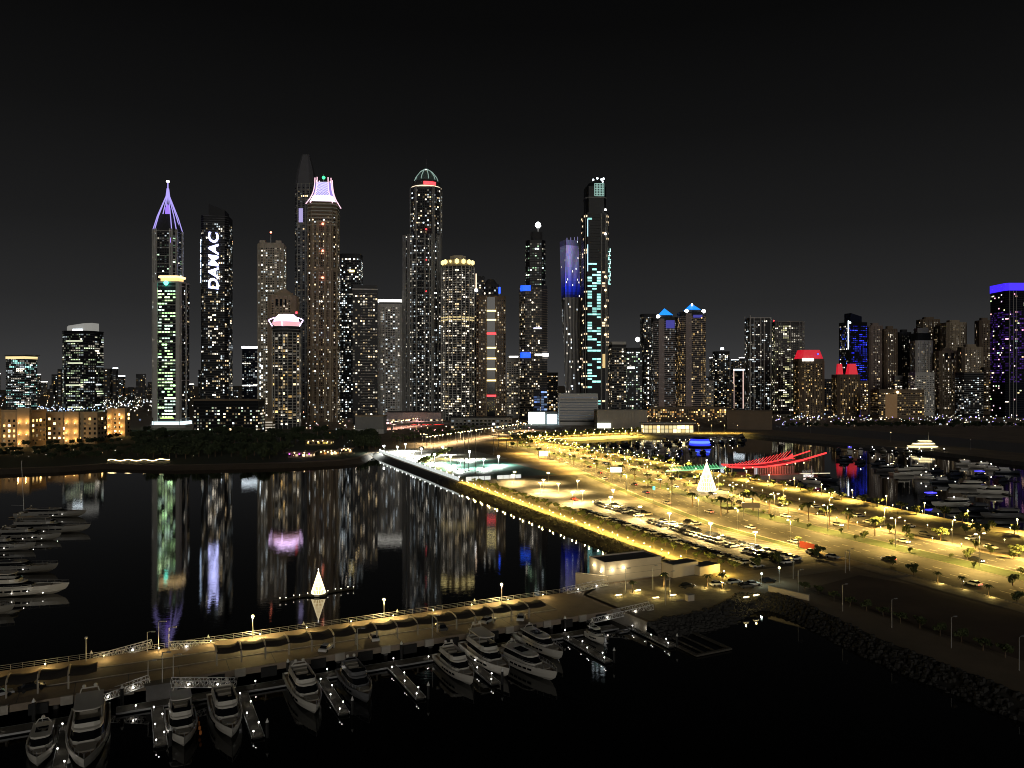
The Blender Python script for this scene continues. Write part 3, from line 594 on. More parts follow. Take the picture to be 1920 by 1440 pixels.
def twisted_tower():
    t = Tower('twisted_tower', 'twisting grey tower washed lilac and deep blue at its top', 1050, 1095, 450, 1200, rect(.0, .9), 0, mat('ribbed_metal', (.36, .36, .36), .6)); H = t.H; W = t.W * .86
    N = 66; mb = MB(); fin = MB(); win = MB(); wash = MB(); gl = []
    def sec(z):
        f = z / H; a = R_(-24 + 46 * f); sx = -W * .30 * f ** 1.2 + W * .16; k = W * (1 - .06 * f) * .98 / (math.cos(a) + .92 * abs(math.sin(a)))
        return [((x * math.cos(a) - y * math.sin(a)) * k + sx, (x * math.sin(a) + y * math.cos(a)) * k) for x, y in rect(.004, .92)]
    for i in range(N):
        z0, z1 = H * i / N, H * (i + 1) / N; a, b = sec(z0), sec(z1)
        mb.prism(a, z0, z1, top=b, cap=(i == N - 1)); f = (i + .5) / N
        ypix = 720 - (z0 + 3 - CH) * F / (t.Y - t.W * .3)
        for e in (0, 2, 4, 6):
            p, q = a[e], a[(e + 1) % 8]; p1, q1 = b[e], b[(e + 1) % 8]; L = math.hypot(q[0] - p[0], q[1] - p[1])
            if L < 6 or not t.vis(p, q): continue
            nx, ny = (q[1] - p[1]) / L, (p[0] - q[0]) / L; nb = 12
            for j in range(nb):
                u0, u1 = (j + .06) / nb, (j + .62) / nb
                P = lambda u, A, B, zz, o: (A[0] + (B[0] - A[0]) * u + nx * o, A[1] + (B[1] - A[1]) * u + ny * o, zz)
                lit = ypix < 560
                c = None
                if lit:  # projected colour wash put into the fins' own emission, fading across the front
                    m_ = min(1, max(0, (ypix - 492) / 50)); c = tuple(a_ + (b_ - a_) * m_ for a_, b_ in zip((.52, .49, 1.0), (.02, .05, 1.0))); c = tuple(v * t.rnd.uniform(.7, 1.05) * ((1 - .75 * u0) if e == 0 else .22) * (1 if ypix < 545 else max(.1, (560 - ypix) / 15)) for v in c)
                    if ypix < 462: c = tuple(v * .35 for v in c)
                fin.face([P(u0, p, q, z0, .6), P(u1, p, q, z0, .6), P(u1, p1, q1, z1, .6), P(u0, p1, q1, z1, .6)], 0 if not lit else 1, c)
                if t.rnd.random() < (.08 if f < .68 else .03):
                    kk = t.rnd.uniform(.8, 2.6); cc = t.rnd.choice((NEUT, COOL)); win.face([P(u1, p, q, z0 + .8, .7), P(u1 + .045, p, q, z0 + .8, .7), P(u1 + .045, p1, q1, z1 - .8, .7), P(u1, p1, q1, z1 - .8, .7)], 0, tuple(v * kk for v in cc))
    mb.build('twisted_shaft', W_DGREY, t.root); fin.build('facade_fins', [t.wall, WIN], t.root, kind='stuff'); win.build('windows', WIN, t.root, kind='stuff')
    for k, f in enumerate((.1, .4, .7, .95)): p = sec(H); b = MB(); b.bar((p[0][0] + (p[1][0] - p[0][0]) * f, p[0][1] + (p[1][1] - p[0][1]) * f, H), (p[0][0] + (p[1][0] - p[0][0]) * f, p[0][1] + (p[1][1] - p[0][1]) * f, H + 3 + k), .6); b.build('roof_fin', em('lilac_dim', (.4, .38, .8), .4), t.root)
    return t
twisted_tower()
t = generic('dim_tower', 'dim dark tower between the twisted tower and the cyan windows', 1068, 1092, 455, 1420, W_DARK, .08, rect(.1, .9), 0, (WARM, NEUT), (.6, 2), unlit=False, run=1)

def cyan_tower():
    t = Tower('cyan_tower', 'tall dark tower with rows of cyan windows and a lit glass crown', 1090, 1141, 333, 1150, rect(.12, .9), 4, W_DARK); H = t.hz(350); W = t.W
    lo = t.P; t.body(0, t.hz(400), lo, name='shaft'); hi = scl(t.P, .82); t.body(t.hz(400), H, hi, name='upper_shaft')
    def fn(i, u, v, r):
        y = 740 - (740 - 400) * v
        if i == 0 and u < .72:
            pr = .62 if 480 < y < 535 else (.42 if y > 535 else .06)
            if r.random() < pr: kk = r.uniform(.7, 2.2); return (.42 * kk, 1.0 * kk, .92 * kk)
        elif r.random() < .14: kk = r.uniform(.6, 2.0); return (1 * kk, .75 * kk, .45 * kk)
    t.windows(4, t.hz(402), 4.2, 6.2, poly=lo, fn=fn, wf=.93, hf=.66, unlit=False); t.bands(6, t.hz(402), 4.0, .5, .4, W_DGREY); t.fins((.74, .98), 0, t.hz(402), 2.0, 1.4, W_GREY, edges=(0,)); t.fins((.5,), 0, t.hz(402), 1.2, 1.0, W_GREY, edges=(1, 7))
    t.ring(t.hz(372), t.hz(370), .8, W_GREY, 'cornice', poly=hi); a = hi[0]; b = hi[1]
    cr = MB(); zc0, zc1 = t.hz(368), t.hz(345)
    for k in range(7):
        x = a[0] + (b[0] - a[0]) * (.38 + .1 * k); cr.bar((x, a[1] - .6, zc0), (x, a[1] - .6, zc1), .5)
    for k in range(6): z = zc0 + (zc1 - zc0) * k / 5; cr.bar((a[0] + (b[0] - a[0]) * .38, a[1] - .6, z), (b[0], a[1] - .6, z), .5)
    cr.build('crown_lattice', em('crown_teal', (.5, .85, .75), .55), t.root)
    for x, y in ((.35, 336), (.55, 333), (.75, 335), (.85, 333.5), (.8, 339), (.7, 343)): t.blob('crown_lamp', L_COOL, -W * .4 + x * W * .85, -W * .2, t.hz(y), 1.6)
    mb = MB(); mb.prism(scl(hi, .8), H, t.hz(338), top=[(x, y, t.hz(345 - 9 * (x / W + .5))) for x, y in scl(hi, .7)]); mb.build('sloped_crown', W_DARK, t.root)
    for k in range(9):   # vertical sign of illegible strokes
        z = t.hz(533 - 7.6 * k); b = MB(); b.box(lo[1][0] + 5.5, lo[1][1] + 2, z, 3.2, 1.2, 1.0); b.box(lo[1][0] + 4.6 + (k % 3), lo[1][1] + 2, z + 2.4, 1.0, 1.2, 4.2); b.build('sign_stroke', em('sign_cyan', (.5, 1, .9), 2.0), t.root)
    b = MB(); b.box(lo[1][0] + 3, lo[1][1] + 3, t.hz(500), 5, 1, 70 * .9); b.build('sign_board', W_DARK, t.root)
    for y in (395, 440, 520, 545, 575, 600, 628): t.blob('corner_lamp', L_WARM if y > 510 else L_WHITE, lo[0][0] + W * .8 * .9, lo[0][1] - 2, t.hz(y), 1.7)
    t.plate('gold_panel', em('gold_panel', (1, .70, .28), .8), .80, .94, t.hz(690), t.hz(664), 1.2)
    for y0, y1 in ((412, 445), (460, 510)): t.plate('blue_edge_strip', em('ice_strip', (.55, .85, 1), 1.8), .0, .03, t.hz(y1), t.hz(y0), .6)
    return t
cyan_tower()

# podiums at the foot of the twisted tower
t = Tower('white_podium', 'low white louvred building at the foot of the twisted tower', 1046, 1121, 738, 1060, rect(.0, .5), 0, W_WHITE, cat='building'); t.body(); t.bands(8, t.H - 4, 3.6, 1.3, .5, W_WHITE, name='louvres'); t.windows(4, t.H - 2, 3.6, 30, 1.0, ((.7, .8, 1),), (.05, .10), wf=.96, hf=.5, name='louvre_gaps')
t = Tower('retail_block', 'long beige windowless block right of the white podium', 1114, 1214, 771, 980, rect(.0, .6), 0, W_BEIGE, cat='building'); t.body(); t.fins([k / 16 for k in range(1, 16)], 0, t.H, .5, .4); t.plate('entrance_glow', em('entrance', (.85, 1, .85), 3), .0, .26, 1, 7, .6); t.ring(t.H, t.H + 1.2, .5, W_BEIGE, 'parapet')
t = Tower('shop_block', 'low shop block with bright cyan-white screens', 990, 1047, 772, 1080, rect(.0, .6), 0, W_GREY, cat='building'); t.body(); t.plate('screen', em('screen', (.75, 1, 1), 4), .0, .55, 1, t.H - 1, .5); t.plate('screen', em('screen_blue', (.6, .85, 1), 4), .62, .95, 1, t.H - 4, .5)
for i, (a, b, yt) in enumerate(((1001, 1012, 735), (1014, 1026, 728))): t = generic('blue_block', ('narrow' , 'wider')[i] + ' blue-lit block in front of the black stepped tower', a, b, yt, 1150, W_NAVY, .9, rect(), 0, ((.25, .42, 1), (.4, .6, 1)), (.25, .6), wf=.9, hf=.7, cat='tower block')
# centre right
t = generic('slab_tower', 'dark balconied slab tower right of the cyan-windowed tower', 1141, 1174, 648, 1200, W_DGREY, .22, rect(), 6, (WARM, NEUT), (.8, 2.6), slab=3.7, slab_m=W_GREY); t.ring(t.H + 1.6, t.H + 6, 0, W_LGREY, 'roof_block')
t = generic('speckled_block', 'dim speckled block with a bright white roof lamp', 1172, 1204, 654, 1330, W_DGREY, .26, rect(), 0, (NEUT, COOL, (.7, 1, .6)), (.8, 2.6)); t.blob('roof_lamp', em('roof_lamp', (1, 1, 1), 9), t.W * .28, 0, t.hz(636), 4); t.plate('lit_sign', L_WHITE, .0, .5, t.hz(691), t.hz(688), .6)
t = generic('hazy_tower', 'faint grey tower behind the blue pyramid roofs', 1200, 1234, 590, 1700, W_DGREY, .06, C); 
for k in range(10): t.plate('stair_lamp', L_WHITE, .30, .36, 14 + 11 * k, 17 + 11 * k, .6)
for i, (x0, x1, yt, d, lab) in enumerate(((1221, 1271, 598, 1430, 'blue-roofed banded tower, the left and shorter of the twins'), (1270, 1323, 588, 1400, 'blue-roofed banded tower, the right and taller of the twins'))):
    t = Tower('pyramid_roof_tower', lab, x0, x1, yt, d, rect(.16, .9), 0, mat('mauve_wall', (.30, .25, .24), .8)); H = t.H; W = t.W; t.body(m=W_DGREY)
    t.bands(6, H - 3, 3.7, 1.1, .7, t.wall); t.windows(5, H - 6, 3.7, 3.2, .18 if i == 0 else .24, (NEUT, COOL) if i == 0 else (WARM, GOLD), (.6, 2.2), hf=.6, unlit=False); t.plate('blind_pier', t.wall, .02, .36, 0, H, .9); t.windows(5, H * .6, 3.7, 3.2, .34, (GOLD, WARM), (.7, 2.2), edges=(7, 1), name='warm_windows')
    t.ring(H, H + 3, .6, W_DGREY, 'roof_slab'); p = [(x, y - W * .12) for x, y in scl(rect(0, 1), W * .5)]; z = t.hz(yt - 10); b = MB(); b.prism(p, H + 3, H + 3 + (z - H) * .4); b.build('lantern', W_DGREY, t.root)
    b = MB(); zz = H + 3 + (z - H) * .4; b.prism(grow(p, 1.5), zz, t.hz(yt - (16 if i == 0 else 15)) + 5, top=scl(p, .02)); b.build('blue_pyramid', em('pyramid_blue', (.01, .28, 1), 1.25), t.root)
    for sx in ((-1,) if i == 0 else (-1, 1)): t.blob('flood_lamp', em('roof_lamp', (1, 1, 1), 9), sx * W * .34 + (0 if i == 0 else W * .05), -W * .42, H + 4, 3.6)
    if i: t.blob('peak_lamp', L_WHITE, 0, -W * .12, t.hz(573) + 3, 1.8)
    t.plate('blue_floors', em('blue_floors', (.08, .08, .8), .35), .45, .98, H - (18 if i == 0 else 8), H - 3, .85, th=.2)
    t.ring(2, 5, 6, em('podium_orange', (1, .42, .12), .9), 'lit_podium_edge'); t.ring(0, 2, 8, W_BROWN, 'podium')
t = Tower('lit_podium_block', 'long low podium glowing orange below the blue-roofed twins', 1215, 1362, 764, 1300, rect(0, .2), 0, W_BROWN, cat='building'); t.body(); t.windows(1, t.H - .5, 3.4, 4, .7, (GOLD, (1, .45, .12), WARM), (.6, 2.6), name='lit_arcade')
t = generic('far_tower', 'dim far tower right of the blue-roofed twins', 1336, 1368, 660, 1800, W_DGREY, .2, C); t.plate('roof_sign', L_COOL, .3, .6, t.hz(656), t.hz(652))
t = Tower('outlined_block', 'short block outlined by a white light frame', 1369, 1397, 693, 1600, rect(), 0, W_DGREY, cat='tower block'); t.body(); t.windows(4, t.H - 3, 3.6, 3.4, .12); t.plate('light_frame', L_COOL, 0, 1, t.H - 1.4, t.H + 1, .5); t.plate('light_frame', em('frame_pink', (1, .7, .6), 1.2), 0, .06, 6, t.H - 1.4, .5); t.plate('light_frame', em('frame_pink', (1, .7, .6), 1.2), .80, .86, 6, t.H - 1.4, .5)
t = generic('framed_tower', 'dark tower with four thin pale vertical frames', 1397, 1446, 597, 1480, W_DARK, .10, rect(0, .8), 0, (NEUT, COOL), (1, 3), unlit=False, fins=(0, .18, .5, .66, .98), fin_m=W_LGREY, run=1); t.fins((0,), t.H, t.H + 6, 1.2, .9, W_LGREY)
t = generic('balconied_tower', 'grey balconied twin tower with scattered yellow windows', 1447, 1508, 604, 1460, W_DGREY, .20, rect(.1, .8), -8, (NEUT, (1, .95, .5)), (.6, 2.4), slab=3.7, slab_m=W_GREY, run=2, fins=(.1, .5, .9), fin_m=W_GREY); t.blob('beacon', L_RED, -t.W * .5, -4, t.H + 4, 1.5)
for i, (x0, x1, yt, lab) in enumerate(((1487, 1545, 677, 'brown hotel block with a red floodlit roof and white band'), (1559, 1612, 702, 'brown hotel block with two small red floodlit roofs'))):
    t = Tower('hotel_block', lab, x0, x1, yt, 1330, rect(.1, .8), 0, W_BROWN, cat='hotel'); H = t.H; W = t.W; t.body(); t.windows(4, H - 3, 3.4, 2.8, .22, (WARM, GOLD), (.6, 2.0), wf=.5); t.fins((.1, .4, .6, .9), 0, H, 1.4, .8, W_BROWN)
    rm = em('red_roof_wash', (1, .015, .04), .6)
    if i == 0:
        b = MB(); p = scl(t.P, .95); b.prism(p, H + 4, t.hz(656), top=scl(t.P, .72)); b.build('red_roof', rm, t.root); t.plate('white_band', L_WHITE, .0, .55, H, H + 4, .8); t.ring(H, H + 4, 0, W_BROWN, 'attic'); t.blob('blue_lamp', L_BLUE, W * .2, -W * .45, t.hz(664), 1.6)
    else:
        for x, w in ((-.32, .24), (.22, .40)): b = MB(); p = [(x * W + a * w * W, c * w * W * .9 - W * .12) for a, c in rect()]; q = [(x * W + a * w * W * .7, c * w * W * .6 - W * .12) for a, c in rect()]; b.prism(p, H, t.hz(682), top=q); b.build('red_roof', rm, t.root)
t = Tower('blue_lit_tower', 'black tower with blue lit floors and a white light strip', 1573, 1626, 604, 1420, rect(.0, .8), 14, W_DARK); H = t.H; t.body(); t.windows(6, H - 3, 3.8, 3.2, .34, ((.03, .04, 1), (.05, .08, 1)), (.5, 1.8), edges=(0,), hf=.4, unlit=False, run=3); t.windows(6, H - 3, 3.8, 3.2, .16, (NEUT, BLUE), (.6, 2), edges=(1, 3), unlit=False)
b = MB(); p = scl(t.P, .62); b.prism(p, H, t.hz(585), top=[(x, y, t.hz(587 + 10 * (x / t.W + .3))) for x, y in p]); b.build('slanted_crown', W_NAVY, t.root); t.plate('white_strip', L_COOL, -.10, -.06, t.hz(655), t.hz(602), .4); t.plate('white_strip', L_COOL, -.06, .06, t.hz(607), t.hz(604), .6)
t.ring(0, 10, 1, em('violet_foot', (.2, .16, 1), .35), 'violet_lit_base')
for x0, x1, yt, d, wl_, lt, lab in ((1624, 1655, 612, 1500, mat('mauve_brown', (.26, .20, .17), .85), .10, 'mauve-brown apartment tower right of the blue-lit tower'), (1653, 1682, 618, 1490, W_BROWN, .16, 'brown apartment tower with a yellow lit edge'), (1680, 1708, 624, 1540, W_DGREY, .03, 'dark plain apartment tower between brown ones'), (1718, 1762, 600, 1650, W_BROWN, .12, 'tall brown apartment tower with speckled crown'), (1762, 1812, 606, 1600, W_TAN, .08, 'broad tan apartment tower near the blue roof'), (1752, 1795, 660, 1450, W_TAN, .22, 'speckled tan apartment tower with dark arched notches'), (1795, 1842, 652, 1520, W_TAN, .16, 'golden-lit tan apartment tower in the brown cluster'), (1828, 1860, 602, 1560, W_BROWN, .22, 'brown apartment tower touching the blue-roofed tower')):
    t = generic('apartment_tower', lab, x0, x1, yt, d, wl_, lt, rect(.12, .8), random.uniform(-10, 10), (WARM, NEUT, NEUT), (.6, 2.4), cw=3.0, wf=.5, fins=(.1, .35, .65, .9)); b = MB(); b.prism(scl(t.P, .5), t.H, t.H + 7); b.build('roof_block', wl_, t.root)
    if 'notches' in lab:
        for f in (.18, .62): t.plate('dark_notch', M_BLACK, f, f + .2, t.H - 14, t.H - 2, .9)
t = generic('pale_tower', 'pale stone apartment tower with a dark recessed top', 1706, 1748, 640, 1480, W_LGREY, .03, rect(.1, .8), 0, fins=(.2, .5, .8), cw=3, wf=.45); t.ring(t.H + 1.6, t.H + 16, -2.5, W_DARK, 'recessed_top'); t.ring(t.H + 16, t.H + 26, -6, W_GREY, 'roof_block')
t = generic('pale_block', 'shorter pale stone block in front of the pale tower', 1703, 1752, 700, 1380, W_LGREY, .22, rect(0, .7), 0, (NEUT, WARM), (.5, 1.8), cw=2.8, wf=.5, cat='tower block')
t = generic('banded_block', 'dark balconied block with pale bands below the golden tower', 1791, 1844, 700, 1330, W_DARK, .24, rect(0, .8), 0, (NEUT, COOL), (.6, 2.4), unlit=False, slab=3.6, slab_m=W_GREY, cat='tower block')
t = generic('terraced_hotel', 'low brown terraced hotel with orange lamps', 1632, 1733, 732, 1250, W_BROWN, .22, rect(0, .4), 0, (WARM, GOLD), (.5, 1.8), slab=3.4, slab_m=W_TAN, cat='hotel'); t.blob('roof_lamp', L_WARM, -t.W * .1, t.P[0][1] - 2, t.H - 3, 2.2); t.plate('lit_bay', em('orange_bay', (1, .5, .14), .10), .14, .40, 2, t.H - 6, .6)
t = Tower('blue_roof_tower', 'black glass tower with a solid blue glowing roof at right edge', 1857, 1960, 545, 1300, rect(.06, .7), 0, W_NAVY); H = t.H; t.body(); t.ring(H, t.hz(531), .8, em('blue_roof', (.05, .02, 1), 1.3), 'blue_roof')
def fnp(i, u, v, r):
    q = r.random()
    if q < .05: return tuple(c * r.uniform(1, 2.6) for c in NEUT)
    if q < .50 and .25 < v < .85: k = r.uniform(.04, .22); return (.32 * k, .10 * k, 1.0 * k)
t.windows(6, H - 3, 3.8, 3.4, fn=fnp, wf=.8, hf=.5); t.bands(6, H - 2, 3.8, .4, .4, W_DGREY); t.fins((.01, .12, .2), 0, H, 1.2, 1.0, W_GREY, edges=(0,))
# ------------------------------------------------------------------ low buildings, far city
W_SAND = mat('sandstone', (.46, .34, .20), .85, noise=.1, nscale=.1)
lamp_data('facade_warm', (1, .58, .20), 900, .4)
def hotel(x0, x1, yt, yb, label, lit_bays=(), lit=.18, wings=()):
    d = F * 57 / (yb - 720); t = Tower('sandstone_hotel', label, x0, x1, yt, d, rect(0, .35), 0, W_SAND, cat='hotel'); H = t.H; t.body()
    t.windows(3, H - 2, 4.6, 4.4, lit * 1.6, (GOLD, GOLD, WARM), (3, 9), wf=.42, hf=.5); t.ring(H, H + 1.2, .6, W_SAND, 'parapet'); t.bands(4, H, 13.5, .7, .5, W_SAND, name='string_courses')
    for k, (a, b, hh) in enumerate(wings): t.plate('projecting_bay', W_SAND, a, b, 0, H * hh, 1.2, th=3.2)
    for f in lit_bays:
        x = t.P[0][0] + t.W * f
        for z in (3, H * .36, H * .68):
            b = MB(); b.box(x, t.P[0][1] - 4.2, z, .6, .6, .6); b.build('wall_light', L_WARM, t.root); lamp('facade_warm', (x, t.P[0][1] - 5.0, z + 1.5), t.root)
    return t
hotel(-70, 86, 772, 838, 'long sandstone hotel wing with two floodlit bays at far left', (.42, .52, .86, .97), .30, ((.38, .56, 1.08), (.82, 1.0, 1.1)))
hotel(88, 200, 775, 832, 'dim sandstone hotel wing with a row of gold windows', (.43, .6), .26, ((.38, .66, 1.05),))
hotel(203, 244, 768, 818, 'small floodlit sandstone hotel block beside the framed tower', (.12, .45, .8), .3, ((0, .25, 1.06), (.7, .98, 1.06)))
t = Tower('dotted_block', 'broad dark block dotted with many small lights', 363, 496, 752, 900, rect(0, .3), 0, W_DARK, cat='building'); t.body(); t.windows(2, t.H - 3, 3.6, 3.4, .38, (NEUT, (.8, 1, .7), WARM, COOL), (.6, 2.6), wf=.6, hf=.5, unlit=False); t.ring(t.H, t.H + 2, .8, W_BROWN, 'roof_slab'); t.bands(2, t.H - 2, 3.6, .4, .5, W_DGREY)
t = Tower('car_park_block', 'low striped concrete block left of the round tower foot', 497, 516, 786, 900, rect(), 0, W_TAN, cat='building'); t.body(); t.windows(1, t.H, 3.2, 30, 1, (NEUT,), (.5, .7), wf=.9, hf=.35); t.ring(t.H, t.H + 1, .6, W_TAN, 'parapet')
t = Tower('plain_box_building', 'plain grey box building above the beach restaurants', 666, 725, 781, 880, rect(0, .7), 0, W_GREY, cat='building'); t.body(); t.fins([k / 12 for k in range(1, 12)], 0, t.H, .4, .3); t.ring(t.H, t.H + 1.4, .5, W_TAN, 'roof_slab'); t.ring(-.5, 5, .2, W_LGREY, 'plinth')
t = Tower('curved_podium', 'long pink-lit podium under the domed tower', 724, 830, 774, 1080, rect(.0, .25), 0, mat('pink_podium', (.4, .34, .34), .8), cat='building'); t.body(); t.ring(t.H, t.H + 1.2, 1, W_DGREY, 'roof_slab'); t.windows(0, t.H * .6, 4, 4, .6, ((1, .6, .6), WARM, (1, .85, .85)), (.8, 3), name='shop_windows')
t = Tower('flyover_building', 'low grey station building right of the pink-lit podium', 845, 960, 784, 960, rect(0, .3), 0, W_GREY, cat='building'); t.body(); t.ring(t.H, t.H + 1, .8, W_DGREY, 'roof_slab'); t.windows(1, t.H - 1, 4, 5, .1)
t = Tower('dark_box_building', 'large plain brown box building at the end of the breakwater', 1362, 1448, 771, 960, rect(0, .6), -14, W_BROWN, cat='building'); t.body(); t.ring(t.H, t.H + 1, .6, W_BROWN, 'parapet'); t.plate('roof_plant', W_DGREY, .2, .4, t.H + 1, t.H + 3, -6, th=6)
t = Tower('lit_pavilion', 'low glass pavilion with glowing yellow walls across the inner marina', 1203, 1300, 795, 890, rect(0, .3), 0, W_BEIGE, cat='pavilion'); t.body(0, t.H, m=W_BROWN); t.windows(.4, t.H - .6, 4.4, 4.4, 3.0, ((1, .75, .3), (1, .85, .45)), (1.2, 2.6), wf=.84, hf=.85, name='glazed_wall'); t.ring(t.H, t.H + 1, 2.4, W_LGREY, 'roof_slab')
# beach restaurants
for i, (a, b, y, c, lab) in enumerate(((600, 636, 846, (1, .45, .10), 'orange-lit beach restaurant at the water edge'), (540, 592, 850, (1, .18, .5), 'pink and violet lit beach bar under the trees'), (575, 625, 826, (1, .75, .15), 'yellow-lit terrace restaurant above the beach'), (640, 662, 842, (1, .6, .25), 'small amber beach kiosk at the end of the shore'))):
    d = F * 57 / (y + 8 - 720); t = Tower('restaurant', lab, a, b, y, d, rect(0, .5), 0, W_BROWN, cat='restaurant'); t.H = max(4, t.H); t.body(); t.windows(.4, t.H - .8, 2.8, 2.4, .75, (c, WARM), (1, 3.4), wf=.7, hf=.6, name='lit_openings'); t.ring(t.H, t.H + .6, 1.4, W_BROWN, 'roof')
    for k in range(5):
        f = (k + .5) / 5; bb = MB(); bb.ball(t.P[0][0] + t.W * f, t.P[0][1] - 2.5, 3 + (k % 2), .55, 6); bb.build('lantern', L_WARM if i != 1 or k % 2 else em('magenta_lamp', (.9, .1, 1), 4), t.root)
# the string-lit jetty on the beach at left
jt = thing('festoon_jetty', 'low beach jetty outlined with bright warm festoon lights', 'jetty', G(262, 866, 3.05)); d = G(262, 866, 3.05).y
mb = MB(); mb.box(0, 0, .2, 45, 4, .5); mb.build('deck', M_DCONC, jt)
mb = MB(); pts = [(-22.5 + 45 * k / 24, -1.5, 1.4 + .5 * math.sin(k * 1.0) + (.8 if k > 18 else 0) * (k - 18) / 6) for k in range(25)]; mb.path(pts, .28, 5); mb.build('festoon', em('festoon', (1, .75, .36), 7), jt)
for k in range(8): mb = MB(); mb.bar((-22 + 6.2 * k, -1.5, .3), (-22 + 6.2 * k, -1.5, 1.7), .1); mb.build('post', M_DSTEEL, jt)
# far city: small blocks beyond the left and centre, and points of street light
rf = random.Random(21)
k = -1
for x0, x1, n, ylo, yhi in ((-30, 290, 30, 690, 738), (350, 490, 10, 690, 740), (1130, 1220, 8, 690, 735), (1320, 1400, 12, 670, 735), (1440, 1560, 10, 690, 740), (1620, 1700, 6, 680, 730)):
    for i in range(n):
        k += 1; d = rf.uniform(2200, 4200); x = x0 + (x1 - x0) * (i + rf.random()) / n; w = rf.uniform(9, 20); yt = rf.uniform(ylo, yhi)
        t = Tower('distant_block', nth(k) + ' small hazy distant block from the left on the horizon', x - w / 2, x + w / 2, yt, d, rect(0, .8), rf.uniform(-20, 20), W_DGREY, cat='building', group='distant blocks on the horizon'); t.H = max(8, t.H); t.body(); t.windows(3, t.H - 2, 6, 7, .22, (WARM, NEUT, COOL, GOLD), (.4, 2.0), unlit=False, wf=.5, hf=.4)
        if rf.random() < .3: t.ring(t.H, t.H + 3, 0, rf.choice((L_COOL, L_WARM, L_WHITE)), 'roof_light')
mb = MB(); pal = (NEUT, COOL, WARM, GOLD, (.5, .7, 1), (1, .5, .3))
for _ in range(900):
    d = rf.uniform(1150, 3600); px = rf.uniform(-60, 1980); z = rf.uniform(4, 11); c = rf.choice(pal); kk = rf.uniform(1, 5)
    if 700 < px < 1400 and d < 1500: continue
    p = Gd(px, d, z); r = .5 + d / 3200; mb.ball(p.x, p.y, z, r, 4, 0, c=(c[0] * kk, c[1] * kk, c[2] * kk))
for _ in range(120):   # brightly lit highway at far left
    px = rf.uniform(190, 300); d = rf.uniform(1500, 2600); p = Gd(px, d, rf.uniform(4, 16)); kk = rf.uniform(3, 9); c = rf.choice((COOL, NEUT, (1, .95, .9))); mb.ball(p.x, p.y, p.z, .9, 4, 0, c=(c[0] * kk, c[1] * kk, c[2] * kk))
for _ in range(160):   # marina walk at left, blue and white
    px = rf.uniform(70, 200); d = rf.uniform(1150, 1500); p = Gd(px, d, rf.uniform(4, 22)); kk = rf.uniform(1, 4); c = rf.choice(((.6, .75, 1), (.8, .9, 1), (.4, .6, 1))); mb.ball(p.x, p.y, p.z, .9, 4, 0, c=(c[0] * kk, c[1] * kk, c[2] * kk))
for n_, x0, x1, d0, d1, z0, z1, rr, pl in ((260, 1440, 1930, 1010, 1300, 4, 9, .75, (WARM, NEUT, NEUT, COOL, (.35, .25, 1))), (150, 560, 1000, 860, 1160, 4, 9, .6, (WARM, NEUT, GOLD, (1, .5, .5), COOL)), (60, -40, 700, 570, 780, 4, 7, .3, (NEUT, WARM, COOL)), (120, 1130, 1440, 1050, 1400, 5, 9, .7, (GOLD, WARM, (1, .45, .15)))):
    for _ in range(n_):
        p = Gd(rf.uniform(x0, x1), rf.uniform(d0, d1), rf.uniform(z0, z1)); kk = rf.uniform(1, 6); c = rf.choice(pl); mb.ball(p.x, p.y, p.z, rr * rf.uniform(.6, 1.2), 4, 0, c=(c[0] * kk, c[1] * kk, c[2] * kk))
o = mb.build('street_light_points', WIN, kind='stuff'); tag(o, 'countless tiny street lights between the far buildings', 'lights')

# ------------------------------------------------------------------ trees
M_LEAF = mat('leaf', (.075, .095, .03), .8, noise=.35, nscale=1.2); M_LEAFD = mat('dark_leaf', (.035, .05, .022), .85, noise=.35, nscale=.6); M_TRUNK = mat('trunk', (.16, .11, .07), .9)
def leaf_crown(seed, n, r, zc, sz, leaf, lobes=6):
    q = random.Random(seed); mb = MB(); cs = [(q.gauss(0, r * .42), q.gauss(0, r * .42), zc + q.gauss(0, r * .3 * sz), r * q.uniform(.4, .65)) for _ in range(lobes)]
    for _ in range(n):
        cx, cy, cz, rr = q.choice(cs); v = Vector((q.gauss(0, 1), q.gauss(0, 1), q.gauss(0, 1))).normalized() * rr * q.random() ** .33; p = Vector((cx + v.x, cy + v.y, cz + v.z * sz))
        u = Vector((q.gauss(0, 1), q.gauss(0, 1), q.gauss(0, .6))).normalized(); w = u.orthogonal().normalized(); w = Matrix.Rotation(q.random() * 6.28, 3, u) @ w; l = leaf * q.uniform(.6, 1.3)
        e1 = w * l; e2 = u.cross(w) * l * .55; mb.face([p - e1, p + e2, p + e1, p - e2])
    return mb
def trunk_mb(h, r, seed, limbs=4):
    q = random.Random(seed); mb = MB(); mb.bar((0, 0, 0), (0, 0, h * .6), r, 6, r2=r * .7)
    for k in range(limbs): a = 6.28 * k / limbs + q.random(); mb.bar((0, 0, h * .5), (math.cos(a) * h * .25, math.sin(a) * h * .25, h * (.75 + .15 * q.random())), r * .5, 4, r2=r * .2)
    return mb
KIND = {}
def tree_kind(key, h, r, n, leaf, m, sz=.8, seed=1, lobes=7, tr=.16):
    KIND[key] = (trunk_mb(h, tr, seed).mesh('trunk', [M_TRUNK]), leaf_crown(seed, n, r, h * .78, sz, leaf, lobes).mesh('crown', [m]))
tree_kind('small', 3.2, 1.7, 260, .38, M_LEAF, .75, 5); tree_kind('small2', 2.8, 1.5, 240, .36, M_LEAF, .8, 9)
tree_kind('park', 9, 5.0, 520, .95, M_LEAFD, .8, 12, 10, .3); tree_kind('park2', 7.5, 5.5, 520, .95, M_LEAFD, .65, 15, 10, .3)
